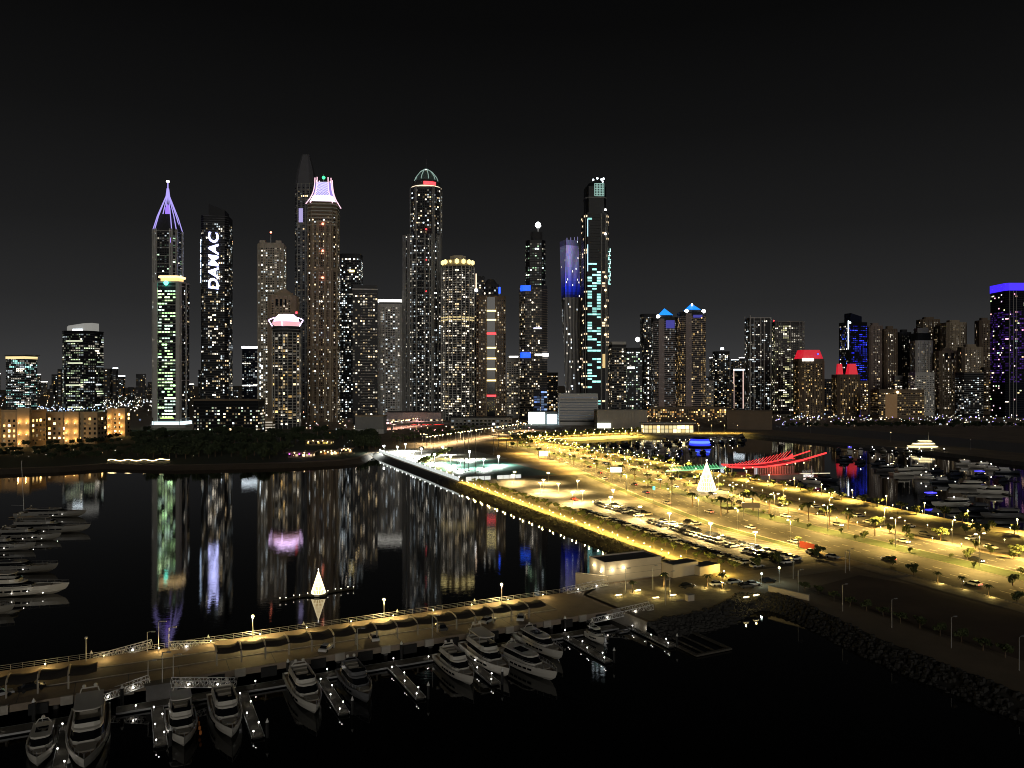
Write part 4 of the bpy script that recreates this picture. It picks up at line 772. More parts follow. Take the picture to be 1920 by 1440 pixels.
def palm_mesh():
    q = random.Random(4); t = MB(); t.bar((0, 0, 0), (.1, 0, 5.4), .22, 6, r2=.16); c = MB()
    for k in range(16):
        a = 6.28 * k / 16 + q.uniform(-.15, .15); up = q.uniform(.2, 1.1); L = q.uniform(2.0, 2.6); prev = None
        for j in range(6):
            f = j / 5; rr = L * f; z = 5.4 + up * math.sin(f * 2.2) * 1.1 - f * f * 1.2; w = .42 * math.sin(math.pi * min(.97, f * .9 + .1)); p = Vector((rr * math.cos(a) + .1, rr * math.sin(a), z)); sd = Vector((-math.sin(a), math.cos(a), 0)) * w
            if prev: c.face([prev[0] - prev[1] - Vector((0, 0, .12)), prev[0], p, p - sd - Vector((0, 0, .12))]); c.face([prev[0], prev[0] + prev[1] - Vector((0, 0, .12)), p + sd - Vector((0, 0, .12)), p])
            prev = (p, sd)
    return t.mesh('trunk', [M_TRUNK]), c.mesh('crown', [M_LEAF])
KIND['palm'] = palm_mesh()
rt = random.Random(11)
def tree(key, p, label, group=None, s=1.0, name='tree', cat='tree'):
    o = thing(name, label, cat, p, rt.random() * 6.28, group); tk, cr = KIND[key]; k = s * rt.uniform(.85, 1.15); o.scale = (k, k, k * rt.uniform(.9, 1.1)); link('trunk', tk, o); link('crown', cr, o); return o
# park trees on the left shore
SEC = {}
for i in range(230):
    px = -60 + 770 * ((i * .618034) % 1.0); py = 812 + 50 * ((i * .754877 + .1) % 1.0)
    if px > 640: py = min(py, 842)
    if 535 < px < 665 and py > 836: continue
    sec = min(3, int((px + 60) / 193)); SEC[sec] = SEC.get(sec, -1) + 1
    tree('park' if i % 2 else 'park2', G(px, py), 'dark leafy park tree ' + ('below the sandstone hotel', 'below the framed golden-crowned tower', 'below the dotted block', 'beside the beach restaurants')[sec] + ', ' + nth(SEC[sec]) + ' of that clump', 'trees of the left shore park', rt.uniform(.8, 1.2) * (.55 if px < 250 else .9), 'park_tree')
BX = sorted(1480 + 560 * ((i * .618) % 1.0) for i in range(38))
for i in range(38):
    px = 1480 + 560 * ((i * .618) % 1.0); py = 786 + 16 * ((i * .382) % 1.0) + (px - 1480) * .03
    tree('park' if i % 2 else 'park2', G(px, py), nth(BX.index(px)) + ' dark tree from the left behind the breakwater road', 'trees behind the breakwater', rt.uniform(.7, 1.1), 'park_tree')

# ------------------------------------------------------------------ street lamps and lit promenades
YEL = (1, .66, .20)
lamp_data('promenade', (1, .66, .12), 2100, .2); lamp_data('carpark', (1, .70, .25), 50000, .3, 'SPOT', 164); lamp_data('road', (1, .655, .17), 60000, .3, 'SPOT', 158); lamp_data('farprom', (1, .68, .13), 21000, .3, 'SPOT', 166); lamp_data('quay', (1, .68, .12), 52000, .4, 'SPOT', 168); lamp_data('white_flood', (.95, 1, .92), 70000, .3, 'SPOT', 164); lamp_data('pier', (1, .74, .28), 4600, .25); lamp_data('dock', (1, .95, .85), 7, .08); lamp_data('uplight', (1, .74, .22), 230, .2); lamp_data('orange', (1, .48, .12), 2600, .4)
M_LAMP = em('sodium_lamp', (1, .78, .36), 18); M_LAMPW = em('white_lamp', (1, .95, .85), 18)
def lamp_meshes(h, kind):
    pm = MB(); hd = MB(); pm.bar((0, 0, 0), (0, 0, h), .10, 6, r2=.06)
    if kind == 'cluster':
        for k in range(4): a = 1.57 * k; hd.box(math.cos(a) * .55, math.sin(a) * .55, h, .55, .42, .30, a); pm.bar((0, 0, h), (math.cos(a) * .4, math.sin(a) * .4, h), .05)
    elif kind == 'double':
        for sx in (-1, 1): pm.bar((0, 0, h), (sx * 1.8, 0, h + .25), .05); hd.box(sx * 1.9, 0, h + .2, .95, .34, .22)
    elif kind == 'globe': hd.ball(0, 0, h + .2, .32, 8)
    else: pm.bar((0, 0, h), (1.1, 0, h + .2), .05); hd.box(1.25, 0, h + .14, .8, .3, .2)
    return pm.mesh('pole', [M_STEEL]), hd
LM = {}
def street_lamp(kind, h, p, label, group, key, rz=0.0, hm=M_LAMP, lit=True, name='street_lamp'):
    kk = (kind, h, hm.name)
    if kk not in LM: pm, hd = lamp_meshes(h, kind); LM[kk] = (pm, hd.mesh('lamp_head', [hm if lit else M_STEEL]))
    o = thing(name, label, 'street lamp', p, rz, group); link('pole', LM[kk][0], o); link('lamp_head', LM[kk][1], o)
    if lit and key: lamp(key, (0, 0, h - .45), o)
    return o
cp = [(1019, 919), (1047, 927), (1092, 942), (1145, 955), (1200, 975), (1255, 989), (1332, 1010), (1416, 1028), (965, 903)]
cp.sort()
for i, (x, y) in enumerate(cp): street_lamp('cluster', 5.6, G(x, y), nth(i) + ' four-headed car park lamp counted from the white hoarding', 'four-headed car park lamps', 'carpark', .4)
for i in range(12):
    s = 120 + (i % 6) * 38; t_ = 30 + (i // 6) * 22 - s * .02
    if s > 205: street_lamp('cluster', 5.6, RS(s, min(t_, tn(s) - 9), 3.01), nth(i) + ' four-headed lamp on the empty asphalt behind the hoarding', 'four-headed asphalt lamps', 'carpark', .4)
# near promenade: low bollard lights and clipped trees between them
bol = MB(); bol.bar((0, 0, 0), (0, 0, 1.0), .12, 6); bh = MB(); bh.ball(0, 0, 1.15, .2, 6); bolm = bol.mesh('post', [M_STEEL]); bhm = bh.mesh('lamp_head', [M_LAMP])
for i in range(44):
    s = 214 + i * 5.45; o = thing('bollard_light', nth(i) + ' glowing bollard light along the near promenade from the hoarding', 'bollard light', RS(s, 1.8 + (i % 2) * 1.0, 3.02), 0, 'bollard lights of the near promenade'); link('post', bolm, o); link('lamp_head', bhm, o); lamp('promenade', (0, .0, 1.9), o)
for i in range(38): tree('small' if i % 2 else 'small2', RS(216 + i * 6.2, 8.5 + (i % 2) * .8, 3.02), nth(i) + ' small round tree in the near promenade row from the hoarding', 'small trees of the near promenade', .78, 'promenade_tree')
for i in range(30): tree('small2', RS(218 + i * 7.6, 12.8, 3.02), nth(i) + ' low shrub edging the car park from the hoarding', 'shrubs edging the car park', .5, 'shrub', 'shrub')
# road lamps
n = 0
for i in range(19):
    s = -56 + i * 31.0; street_lamp('double', 10.0, RS(s, tm(s), 3.14), nth(i) + ' double-armed lamp on the road median counted from the towers', 'double-armed median lamps', 'road', ROADA + 1.57)
for i in range(19):
    s = -20 + i * 29.0; street_lamp('single', 8.5, RS(s, tf(s) + 3, 3.0), nth(i) + ' single-armed lamp on the far kerb counted from the towers', 'single-armed kerb lamps', 'road', ROADA + 1.57)
for i in range(14):  # added lamp row, general fill light for the car park
    s = 60 + i * 28.0; street_lamp('single', 9.0, RS(s, tn(s) - 2.4, 3.1), nth(i) + ' added single-armed fill lamp on the near kerb counted from the towers', 'added fill lamps of the near kerb', 'road', ROADA - 1.57)
for i in range(34):
    s = 60 + i * 14.0; tree('small' if i % 2 else 'small2', RS(s, tf(s) + 4.2 + (i % 2) * .6, 3.0), nth(i) + ' small tree on the verge beyond the far carriageway from the towers', 'far verge trees', 1.15, 'verge_tree')
for i in range(40):
    s = 80 + i * 11.5; tree('small2', RS(s, tm(s) + (2.2 if i % 2 else -2.6), 3.14), nth(i) + ' low shrub on the road median counted from the towers', 'median shrubs', .6, 'shrub', 'shrub')
# inner marina promenade lamps and lit trees
for i in range(24):
    s = -55 + i * 21.5; street_lamp('globe', 5.0, RS(s, 172 - max(0, s - 150) * .085, 3.03), nth(i) + ' globe lamp on the inner marina promenade counted from the towers', 'globe lamps of the inner marina promenade', 'farprom')
for i in range(44):
    s = -50 + i * 11.4; tree('small' if i % 3 else 'small2', RS(s, 176 - max(0, s - 120) * .088 - (i % 2) * 3.2, 3.03), nth(i) + ' yellow-lit tree in the inner marina promenade row', 'yellow-lit promenade trees', 1.15 if s > 200 else 1.3, 'lit_tree')
for i in range(16):
    f = i / 15; p = RS(-76, 186).lerp(RS(-101, 318), f); street_lamp('globe', 5.0, p + Vector((0, 0, .03)), nth(i) + ' globe lamp along the far marina quay from the left', 'globe lamps of the far marina quay', 'quay')
for i in range(14):
    f = i / 13; p = RS(-88, 150).lerp(RS(-112, 322), f) + Vector((0, 26, .03)); street_lamp('globe', 5.5, p, nth(i) + ' globe lamp in the back row behind the far marina quay', 'globe lamps behind the far marina quay', 'farprom')
for i in range(60):
    f = i / 59; p = RS(-84, 160).lerp(RS(-110, 330), f) + Vector((0, (i % 4) * 11.0, .03)); tree('small', p, nth(i) + ' yellow-lit tree along the far marina quay from the left', 'yellow-lit quay trees', 1.5, 'lit_tree')
um = MB(); um.bar((0, 0, 0), (0, 0, 2.6), .06); uc = MB(); uc.lathe([(2.2, 2.3), (1.2, 2.8), (.05, 3.2)], 8); ump = um.mesh('pole', [M_STEEL]); ucm = uc.mesh('canopy', [mat('orange_cloth', (.55, .16, .04), .8)])
for i in range(10):
    f = i / 9; p = RS(-68, 184).lerp(RS(-92, 300), f); o = thing('parasol', nth(i) + ' orange parasol on the far marina quay from the left', 'parasol', p + Vector((0, -1.5, .03)), 0, 'orange quay parasols'); link('pole', ump, o); link('canopy', ucm, o)
for i in range(7): street_lamp('single', 9, G(1310 + i * 24 if i < 4 else 1520 + (i - 4) * 150, 812 if i < 4 else 812 + (i - 4) * 16), nth(i) + ' tall lamp along the breakwater from the lit pavilion', 'tall breakwater lamps', 'farprom' if i < 4 else None, 1.0)
for rn_, n_, f_ in (('service road', 48, lambda s: tf(s) + 22.6), ('inner quay edge', 60, lambda s: 178.5 - max(0, s - 100) * .085), ('far verge', 44, lambda s: tf(s) + 1.6)):
    for i in range(n_):
        s = -40 + i * (500 / n_); o = thing('path_light', nth(i) + ' low path light along the ' + rn_ + ' counted from the towers', 'path light', RS(s, f_(s), 3.03), 0, 'path lights of the ' + rn_); link('post', bolm, o); link('lamp_head', bhm, o)
# palms along the road (dark crowns) and uplit palms
pm = [(1298, 950), (1364, 962), (1352, 968), (1372, 952), (1395, 955), (1412, 958), (1442, 963), (1478, 968), (1516, 978), (1555, 985), (1590, 992), (1640, 1005), (1290, 930), (1260, 922), (1238, 916), (1215, 908), (1190, 902), (1165, 895), (1140, 888), (1118, 882), (1095, 876), (1075, 872), (1050, 868), (1030, 862), (1010, 858), (992, 852)]
pm.sort()
for i, (x, y) in enumerate(pm): tree('palm', G(x, y), nth(i) + ' palm in the row beside the road counted from the towers', 'roadside palms', 1.2, 'palm_tree', 'palm tree')
for i, (x, y) in enumerate([(1497, 1026), (1758, 1094), (1804, 1106), (1853, 1120), (1327, 1102), (1245, 1102), (1186, 1112), (1354, 1105)]):
    o = tree('palm', G(x, y), nth(i) + ' uplit yellow palm at the edge of the lots and plaza', 'uplit yellow palms', .62, 'palm_tree', 'palm tree'); lamp('uplight', (.9, -.9, 1.6), o)
for i, (x, y) in enumerate([(1535, 1040), (1530, 1046), (1620, 1012), (1673, 1060), (1713, 1078), (1907, 1130), (1899, 1098), (1455, 1056), (1459, 1060), (1420, 1065), (1640, 990), (1668, 998), (1700, 1005), (1708, 1015), (1816, 1050), (1858, 1040), (1900, 1048), (1810, 1000), (1832, 1001), (1850, 1000)]):
    tree('small2', G(x, y), nth(i) + ' dark roadside tree on the right side of the causeway', 'dark roadside trees', 1.1, 'roadside_tree')
sl = [(400, 690), (500, 715), (605, 755), (720, 795), (830, 825), (945, 862), (1065, 907), (1200, 948), (1340, 997), (1487, 1043), (1637, 1100), (1790, 1148)]
for i, (a, b) in enumerate(sl): tree('small', G(1400 + a / 3.692, 920 + (b + 8) / 3.692), nth(i) + ' dark round tree along the dark sand lot shore from the plaza', 'dark trees on the sand lot shore', .72, 'shore_tree')
for i, (a, b, c) in enumerate([(322, 500, 610), (357, 590, 720), (665, 670, 835), (1005, 780, 950), (1417, 900, 1090), (1887, 1050, 1245)]):
    street_lamp('single', 6.6, G(1400 + a / 3.692, 920 + c / 3.692), nth(i) + ' unlit lamp post along the dark sand lot from the plaza', 'unlit sand lot lamp posts', None, ROADA + 1.57, M_STEEL, False)
for i, (x, y) in enumerate([(1173, 1112), (1224, 1106), (1256, 1118), (1248, 1135), (1585, 1074), (1593, 1070)]): street_lamp('single', 6.5, G(x, y), nth(i) + ' slim unlit mast on the plaza', 'slim plaza masts', None, .5, M_STEEL, False)
for i, (x, y) in enumerate([(1160, 1118), (1196, 1109), (1230, 1123), (1262, 1118), (1418, 1118), (1399, 1122)]):
    o = thing('ground_light', nth(i) + ' glowing low light panel set on the plaza', 'ground light', G(x, y, 3.02), .45, 'plaza ground lights'); mb = MB(); mb.box(0, 0, .2, 1.9, .5, .3); mb.build('housing', M_WHITE, o); mb = MB(); mb.box(0, 0, .38, 1.7, .36, .06); mb.build('lens', M_LAMP, o); lamp('uplight', (0, 0, 1.2), o)

# ------------------------------------------------------------------ event ground with white hoarding, masts, floodlights
ho = thing('led_hoarding', 'long brilliant white hoarding along the waterside of the event ground', 'hoarding', RS(2, 2.2, 3.03), ROADA)
pmsh = MB(); pmsh.box(0, 0, 1.15, 3.6, .2, 2.2); pms = pmsh.mesh('panel', [em('hoarding_white', (.93, 1, .95), .75)]); psm = MB(); psm.box(1.95, .1, 1.1, .16, .3, 2.3); pst = psm.mesh('post', [M_DSTEEL]); pl_ = MB(); pl_.ball(1.95, .1, 2.6, .4, 6); plm = pl_.mesh('post_lamp', [em('hoarding_lamp', (.95, 1, .92), 8)])
for k in range(52):
    for nm, ms in (('panel', pms), ('post', pst)) + ((('post_lamp', plm),) if k % 3 == 0 else ()): o = link(nm, ms, ho); o.location = (2 + k * 3.95, 0, 0)
ho2 = thing('led_hoarding', 'short brilliant cyan-white hoarding across the end of the event ground', 'hoarding', RS(208, 6, 3.03), ROADA + 1.57)
for k in range(9):
    for nm, ms in (('panel', pms), ('post', pst)):
        if k == 4: continue
        o = link(nm, ms, ho2); o.location = (2 + k * 3.95, 0, 0)
strip('sports_turf', lambda s: 9, lambda s: min(70, tn(s) - 8), 3.03, mat('green_court', (.05, .13, .10), .6), [95, 120, 160, 200])
strip('event_paving', lambda s: 4, lambda s: min(80, tn(s) - 8), 3.024, M_CONC, [-20, 20, 60, 94])
for i, (x, y, yb) in enumerate([(863, 866, 880), (907, 864, 878), (775, 846, 862), (745, 838, 852), (815, 848, 868), (720, 838, 850), (790, 846, 856), (845, 858, 872), (760, 842, 846), (830, 842, 852), (880, 850, 862), (935, 862, 872)]):  # most of these masts are added as extra white fill for the ground
    p = G(x, yb); o = thing('floodlight_mast', nth(i) + ' white floodlight mast among real and added ones on the event ground', 'floodlight', p, 0, 'white event floodlights'); b = MB(); b.bar((0, 0, 0), (0, 0, 6), .14, 6); b.build('mast', M_DSTEEL, o); b = MB(); b.box(0, -.2, 6.2, 1.6, .5, 1.0); b.build('lamp_head', em('flood_white', (.95, 1, .95), 20), o); lamp('white_flood', (0, -1.2, 6.0), o)
for i, (x, yt, yb) in enumerate([(857, 805, 882), (871, 820, 884), (878, 822, 882), (891, 815, 890), (750, 805, 850), (778, 800, 850), (800, 800, 846), (812, 815, 845), (840, 825, 842), (925, 820, 852), (935, 800, 840), (950, 825, 845)]):
    p = G(x, yb); h = (yb - yt) / F * p.y; o = thing('net_mast', nth(i) + ' tall thin dark net mast over the event ground', 'mast', p, 0, 'tall net masts'); b = MB(); b.bar((0, 0, 0), (0, 0, h), .22, 6, r2=.14); b.build('pole', M_DSTEEL, o); b = MB(); b.box(0, 0, .3, .9, .9, .6); b.build('footing', M_CONC, o)
for i in range(16): tree('small', G(790 + 56 * ((i * .618) % 1), 848 + 26 * ((i * .382) % 1)), nth(i) + ' bright yellow-green tree on the event ground', 'bright event ground trees', 1.3, 'lit_tree')
lamp_data('tree_yellow', (1, .85, .2), 5200, .4)
for i, (x, y) in enumerate([(800, 862), (822, 872), (842, 878), (835, 860)]): o = thing('garden_light', nth(i) + ' yellow garden uplight among the event ground trees', 'garden light', G(x, y), 0, 'event garden uplights'); b = MB(); b.bar((0, 0, 0), (0, 0, .5), .2, 6); b.build('housing', M_DSTEEL, o); b = MB(); b.ball(0, 0, .6, .3, 6); b.build('lens', M_LAMP, o); lamp('tree_yellow', (0, -1.5, 2.2), o)
# billboards
for i, (x, y, yb, w, lab, m) in enumerate([(1155, 884, 903, 20, 'bright white billboard beside the road', em('billboard_white', (.9, .95, 1), 3)), (1019, 853, 869, 16, 'small white billboard further up the road', em('billboard_white', (.9, .95, 1), 3)), (1408, 952, 975, 33, 'beige unlit gantry sign over the near road', mat('beige_sign', (.55, .42, .24), .7))]):
    p = G(x, yb); sc_ = p.y / F; o = thing('billboard', lab, 'billboard', p); h = (yb - y) * sc_; b = MB(); b.box(0, 0, h + 1.0, w * sc_, .4, max(2.2, 9 * sc_)); b.build('panel', m, o)
    for sx in (-.42, .42): b = MB(); b.bar((sx * w * sc_, 0, 0), (sx * w * sc_, 0, h + .2), .14, 6); b.build('post', M_STEEL, o)
# traffic lights / signs posts near
o = thing('traffic_signal', 'slim traffic signal glowing green at the road crossing', 'traffic light', G(1226, 945)); b = MB(); b.bar((0, 0, 0), (0, 0, 8), .12, 6); b.build('pole', M_STEEL, o); b = MB(); b.box(0, -.2, 7.6, .9, .5, 1.5); b.build('signal_head', em('signal_green', (.05, 1, .7), 5), o)

# ------------------------------------------------------------------ cars
def car_mesh():
    b = MB(); side = [(-2.25, .35), (-2.25, .85), (-1.3, .95), (1.0, .92), (2.15, .75), (2.25, .4)]
    n = len(side); o = len(b.v)
    for y in (-.88, .88):
        b.v += [(x, y, z) for x, z in side]
    for i in range(n): b.f.append((o + i, o + (i + 1) % n, o + n + (i + 1) % n, o + n + i)); b.m.append(0); b.c.append(None)
    b.f += [tuple(o + n - 1 - i for i in range(n)), tuple(o + n + i for i in range(n))]; b.m += [0, 0]; b.c += [None, None]
    for sx in (-1.4, 1.4):
        for sy in (-.8, .8): b.bar((sx, sy - .12, .33), (sx, sy + .12, .33), .33, 8, 1)
    return b
def cabin_mesh():
    b = MB(); lo = [(-1.75, -.82), (.95, -.82), (.95, .82), (-1.75, .82)]; hi = [(-1.2, -.62), (.25, -.62), (.25, .62), (-1.2, .62)]; b.prism(lo, .9, 1.42, top=hi); return b
roofm = MB(); roofm.prism([(-1.22, -.64), (.27, -.64), (.27, .64), (-1.22, .64)], 1.42, 1.47)
CC = [('white', (.75, .74, .72)), ('black', (.015, .015, .016)), ('silver', (.45, .45, .46)), ('dark grey', (.08, .08, .085)), ('red', (.35, .03, .02)), ('beige', (.5, .42, .28)), ('navy', (.02, .03, .09))]
CARM = {}
for nme, c in CC: pm_ = mat('car_paint_' + nme.replace(' ', '_'), c, .25); CARM[nme] = (car_mesh().mesh('car_body', [pm_, M_BLACK]), roofm.mesh('roof', [pm_]))
cabm = cabin_mesh().mesh('cabin_glass', [M_GLASS]); tl = MB()
for sy in (-.6, .6): tl.box(-2.26, sy, .72, .06, .4, .18)
tlm = tl.mesh('tail_lights', [em('tail_light', (1, .04, .03), 9)]); hl = MB()
for sy in (-.6, .6): hl.box(2.26, sy, .6, .06, .42, .2)
hlm = hl.mesh('headlights', [em('head_light', (1, .95, .85), 14)])
rc = random.Random(5)
def car(p, rz, label, group, cname=None, tail=False, head=False):
    cname = cname or rc.choices([c[0] for c in CC], (30, 24, 14, 18, 5, 6, 5))[0]; o = link('car', CARM[cname][0]); o.location = p; o.rotation_euler = (0, 0, rz); tag(o, cname + ' ' + label, 'car', group)
    link('cabin_glass', cabm, o); link('roof', CARM[cname][1], o)
    if tail: link('tail_lights', tlm, o)
    if head: link('headlights', hlm, o)
    return o
rows = [('front row of the car park beside the promenade', 330, 446, 18.4, 1.57, .92), ('second row of the car park, facing the front row', 366, 446, 31.0, 1.57, .93), ('third row of the car park, back to back', 366, 442, 36.2, -1.57, .86), ('fourth row of the car park near the road', 372, 432, 45.5, 1.57, .8), ('short row behind the first parked cars', 318, 352, 34.0, 1.57, .85), ('back of the short row near the first cars', 322, 352, 39.2, -1.57, .8)]
for rn, s0, s1, t0, a, pf in rows:
    i = 0; s = s0
    while s < s1:
        if rc.random() < pf:
            if 'short' not in rn and s0 > 340 and t0 + 2 > tn(s) - 6: s += 2.6; continue
            car(RS(s, t0 + rc.uniform(-.3, .3), 3.016), ROADA + a + rc.uniform(-.04, .04), 'car, ' + nth(i) + ' in the ' + rn, 'cars parked in the causeway car park'); i += 1
        s += 2.6
for i, (s, l) in enumerate(((300, 'red'), (312, 'white'), (436, 'white'), (440, 'black'), (444, 'silver'))): car(RS(s, (30, 36, 49, 47, 50)[i], 3.016), ROADA + (.1, 1.3, .3, .5, .2)[i], ('car parked alone near the far lamps', 'car parked apart ahead of the rows', 'car by the red banner at the car park exit', 'car beside the exit palm', 'car last before the car park exit')[i], 'cars parked in the causeway car park', l)
for i in range(30):
    s = 95 + i * 15.5; lane = i % 3; t = (tn(s) + 2.5 + lane * 4.2) if i % 2 else (tm(s) + 6 + lane * 3.6); fwd = i % 2 == 0
    car(RS(s + rc.uniform(-4, 4), t, 3.03), ROADA + (0 if fwd else math.pi), 'car, ' + nth(i // 2) + ' on the ' + ('far' if fwd else 'near') + ' carriageway from the towers', 'cars driving on the causeway', tail=True, head=True)
QX = sorted(730 + 190 * ((i * .618) % 1) for i in range(46))
for i in range(46):
    px = 730 + 190 * ((i * .618) % 1); py = 786 + 12 * ((i * .382) % 1) + (px - 730) * .05; car(G(px, py), 1.2 + .4 * (i % 3), 'car, ' + nth(QX.index(px)) + ' from the left in the tail-light queue below the domed tower', 'queue of cars below the domed tower', 'black', tail=True, head=True).scale = (1.3, 1.3, 1.3)
for i in range(14): s = 350 + i * 13; car(RS(s, tf(s) + 9 + (i % 2) * 8, 3.02), ROADA + 1.57 * (i % 2), 'car, ' + nth(i) + ' on the service road beside the inner promenade', 'cars on the service road')
# pedestrians' red banner at the exit
o = thing('red_banner', 'red banner hoarding at the car park exit', 'banner', RS(431, 51.5, 3.02), ROADA); b = MB(); b.box(0, 0, 1.4, 7, .15, 2.2); b.build('panel', mat('red_cloth', (.55, .07, .04), .7), o)
for k in (-3.4, 3.4): b = MB(); b.bar((k, 0, 0), (k, 0, 2.7), .08); b.build('post', M_STEEL, o)
# ------------------------------------------------------------------ busy streets between the towers and the causeway
rs = random.Random(33)
lamp_data('street_mix', (1, .74, .40), 30000, .4, 'SPOT', 166); lamp_data('street_pink', (1, .55, .5), 30000, .4, 'SPOT', 170)
for i in range(40):
    px = 735 + 265 * ((i * .618) % 1); py = 796 + 44 * ((i * .382 + .2) % 1)
    if py > 838 and px < 800: py = 832
    street_lamp('double' if i % 3 else 'cluster', 9, G(px, py), nth(sorted(735 + 265 * ((q * .618) % 1) for q in range(40)).index(px)) + ' street lamp from the left in the busy junction below the towers', 'street lamps of the busy junction', ('street_pink' if px < 860 and py < 815 else 'street_mix') if i % 2 == 0 else None, rs.random() * 3)
for i in range(46):
    px = 735 + 280 * ((i * .618 + .3) % 1); py = 800 + 40 * ((i * .382 + .5) % 1)
    tree('small' if i % 2 else 'palm', G(px, py), nth(sorted(735 + 280 * ((q * .618 + .3) % 1) for q in range(46)).index(px)) + ' street tree from the left in the busy junction below the towers', 'street trees of the busy junction', 1.5, 'street_tree')
# flyover deck
fo = thing('flyover', 'grey flyover road curving below the domed tower', 'bridge'); a = [G(735, 806), G(790, 801), G(850, 803), G(910, 812), G(965, 824)]; b = MB()
for p, q in zip(a, a[1:]):
    d = (q - p).normalized(); n = Vector((-d.y, d.x, 0)) * 6; b.prism([(p - n)[:2], (q - n)[:2], (q + n)[:2], (p + n)[:2]], 8, 9, bottom=True)
b.build('deck', M_CONC, fo)
for p, q in zip(a, a[1:]):
    for sx in (-1, 1): d = (q - p).normalized(); n = Vector((-d.y, d.x, 0)) * 6 * sx; b = MB(); b.bar((p + n) + Vector((0, 0, 6.6)), (q + n) + Vector((0, 0, 6.6)), .4); b.build('parapet', M_CONC, fo)
for p in a: b = MB(); b.bar((p.x, p.y, 3), (p.x, p.y, 8.1), 1.2, 8); b.build('pier', M_CONC, fo)

# mid-rise blocks filling the gaps at the foot of the skyline
for i, (x0, x1, yt, d, lt) in enumerate(((742, 762, 735, 1330, .3), (828, 846, 742, 1320, .35), (946, 966, 728, 1380, .35), (1024, 1046, 700, 1400, .4), (1130, 1150, 728, 1340, .4), (1322, 1338, 715, 1500, .3), (1360, 1376, 722, 1480, .3), (1440, 1456, 700, 1620, .3), (1506, 1530, 690, 1640, .3), (1540, 1562, 712, 1460, .35), (1608, 1628, 716, 1420, .35), (1672, 1692, 706, 1430, .4), (1738, 1756, 690, 1500, .35), (1838, 1858, 690, 1440, .4))):
    t = generic('mid_rise_block', nth(i) + ' mid-rise filler block from the left at the foot of the skyline', x0, x1, yt, d, (W_DGREY, W_BROWN, W_GREY)[i % 3], lt, rect(0, .8), 0, (WARM, NEUT, GOLD), (.7, 2.6), slab=3.7, cat='tower block', group='mid-rise filler blocks')
# ------------------------------------------------------------------ pier
UA, UB = -95.0, 116.0
pier = thing('harbour_pier', 'long lit road pier crossing the water with railings and car shades', 'pier', (P0.x, P0.y, 0), PIERA)
def pbox(name, u0, u1, v0, v1, z0, z1, m, parent=None):
    b = MB(); b.box((u0 + u1) / 2, (v0 + v1) / 2, (z0 + z1) / 2, u1 - u0, v1 - v0, z1 - z0); return b.build(name, m, parent or pier)
M_DECK = mat('pier_paving', (.24, .19, .14), .8, noise=.14, nscale=.35)
M_PASPH = mat('pier_road', (.12, .10, .085), .8, noise=.18, nscale=.3)
pbox('deck', UA, UB, 0, 20, 1.7, 3.0, M_DECK)
pbox('road_surface', UA, 82, 7.2, 13.0, 2.9, 3.015, M_PASPH)
pbox('kerb', UA, 82, 6.95, 7.2, 2.9, 3.13, M_CONC); pbox('kerb', UA, 82, 13.0, 13.25, 2.9, 3.13, M_CONC)
for k in range(42):
    u = UA + 4 + k * 5.0
    if k % 2 == 0: pbox('fender', u, u + 3.1, -.45, -.01, .7, 2.6, M_BLACK)
    if k % 2: pbox('edge_block', u, u + 2.0, -.6, -.01, 1.6, 3.2, M_CONC)
for k in range(20):
    for v in (3, 17): b = MB(); b.bar((UA + 5 + k * 10.5, v, -3), (UA + 5 + k * 10.5, v, 1.72), .5, 8); b.build('pile', M_DCONC, pier)
rail = MB()
for k in range(int((UB - UA) / 2)):
    u = UA + 1 + k * 2; rail.bar((u, 19.7, 3), (u, 19.7, 4.15), .035)
for z in (3.4, 3.75, 4.15): rail.bar((UA, 19.7, z), (UB - 14, 19.7, z), .035 if z < 4 else .05)
rail.build('railing', M_STEEL, pier)
for k in range(16):   # paving joints across the walkway
    pbox('paving_joint', -60 + k * 9.0, -59.88 + k * 9.0, .4, 6.8, 3.0, 3.008, M_DCONC)
for i, (u, lit) in enumerate(((-22.8, False), (10, True), (40.4, True), (72, True))):
    street_lamp('globe', 4.6, PU(u, 18.6), ('unlit lamp post at the left part of the pier', 'lit globe lamp on the pier above the second carport row', 'lit globe lamp at the middle of the pier', 'lit globe lamp near the right end of the carports')[i], 'pier lamps', 'pier', 0, M_LAMP if lit else M_STEEL, lit)
lamp_data('pier_strip', (1, .70, .26), 330, .15)
for i in range(17):   # low lights along the pier's far parapet
    u = -82 + i * 10.4; o = thing('parapet_light', nth(i) + ' low parapet light along the far rail of the pier', 'light', PU(u, 19.0), PIERA, 'pier parapet lights'); b = MB(); b.box(0, 0, .35, .25, .2, .7); b.build('housing', M_STEEL, o); b = MB(); b.box(0, -.14, .55, .2, .08, .18); b.build('lens', M_LAMP, o); lamp('pier_strip', (0, -1.3, 1.6), o)
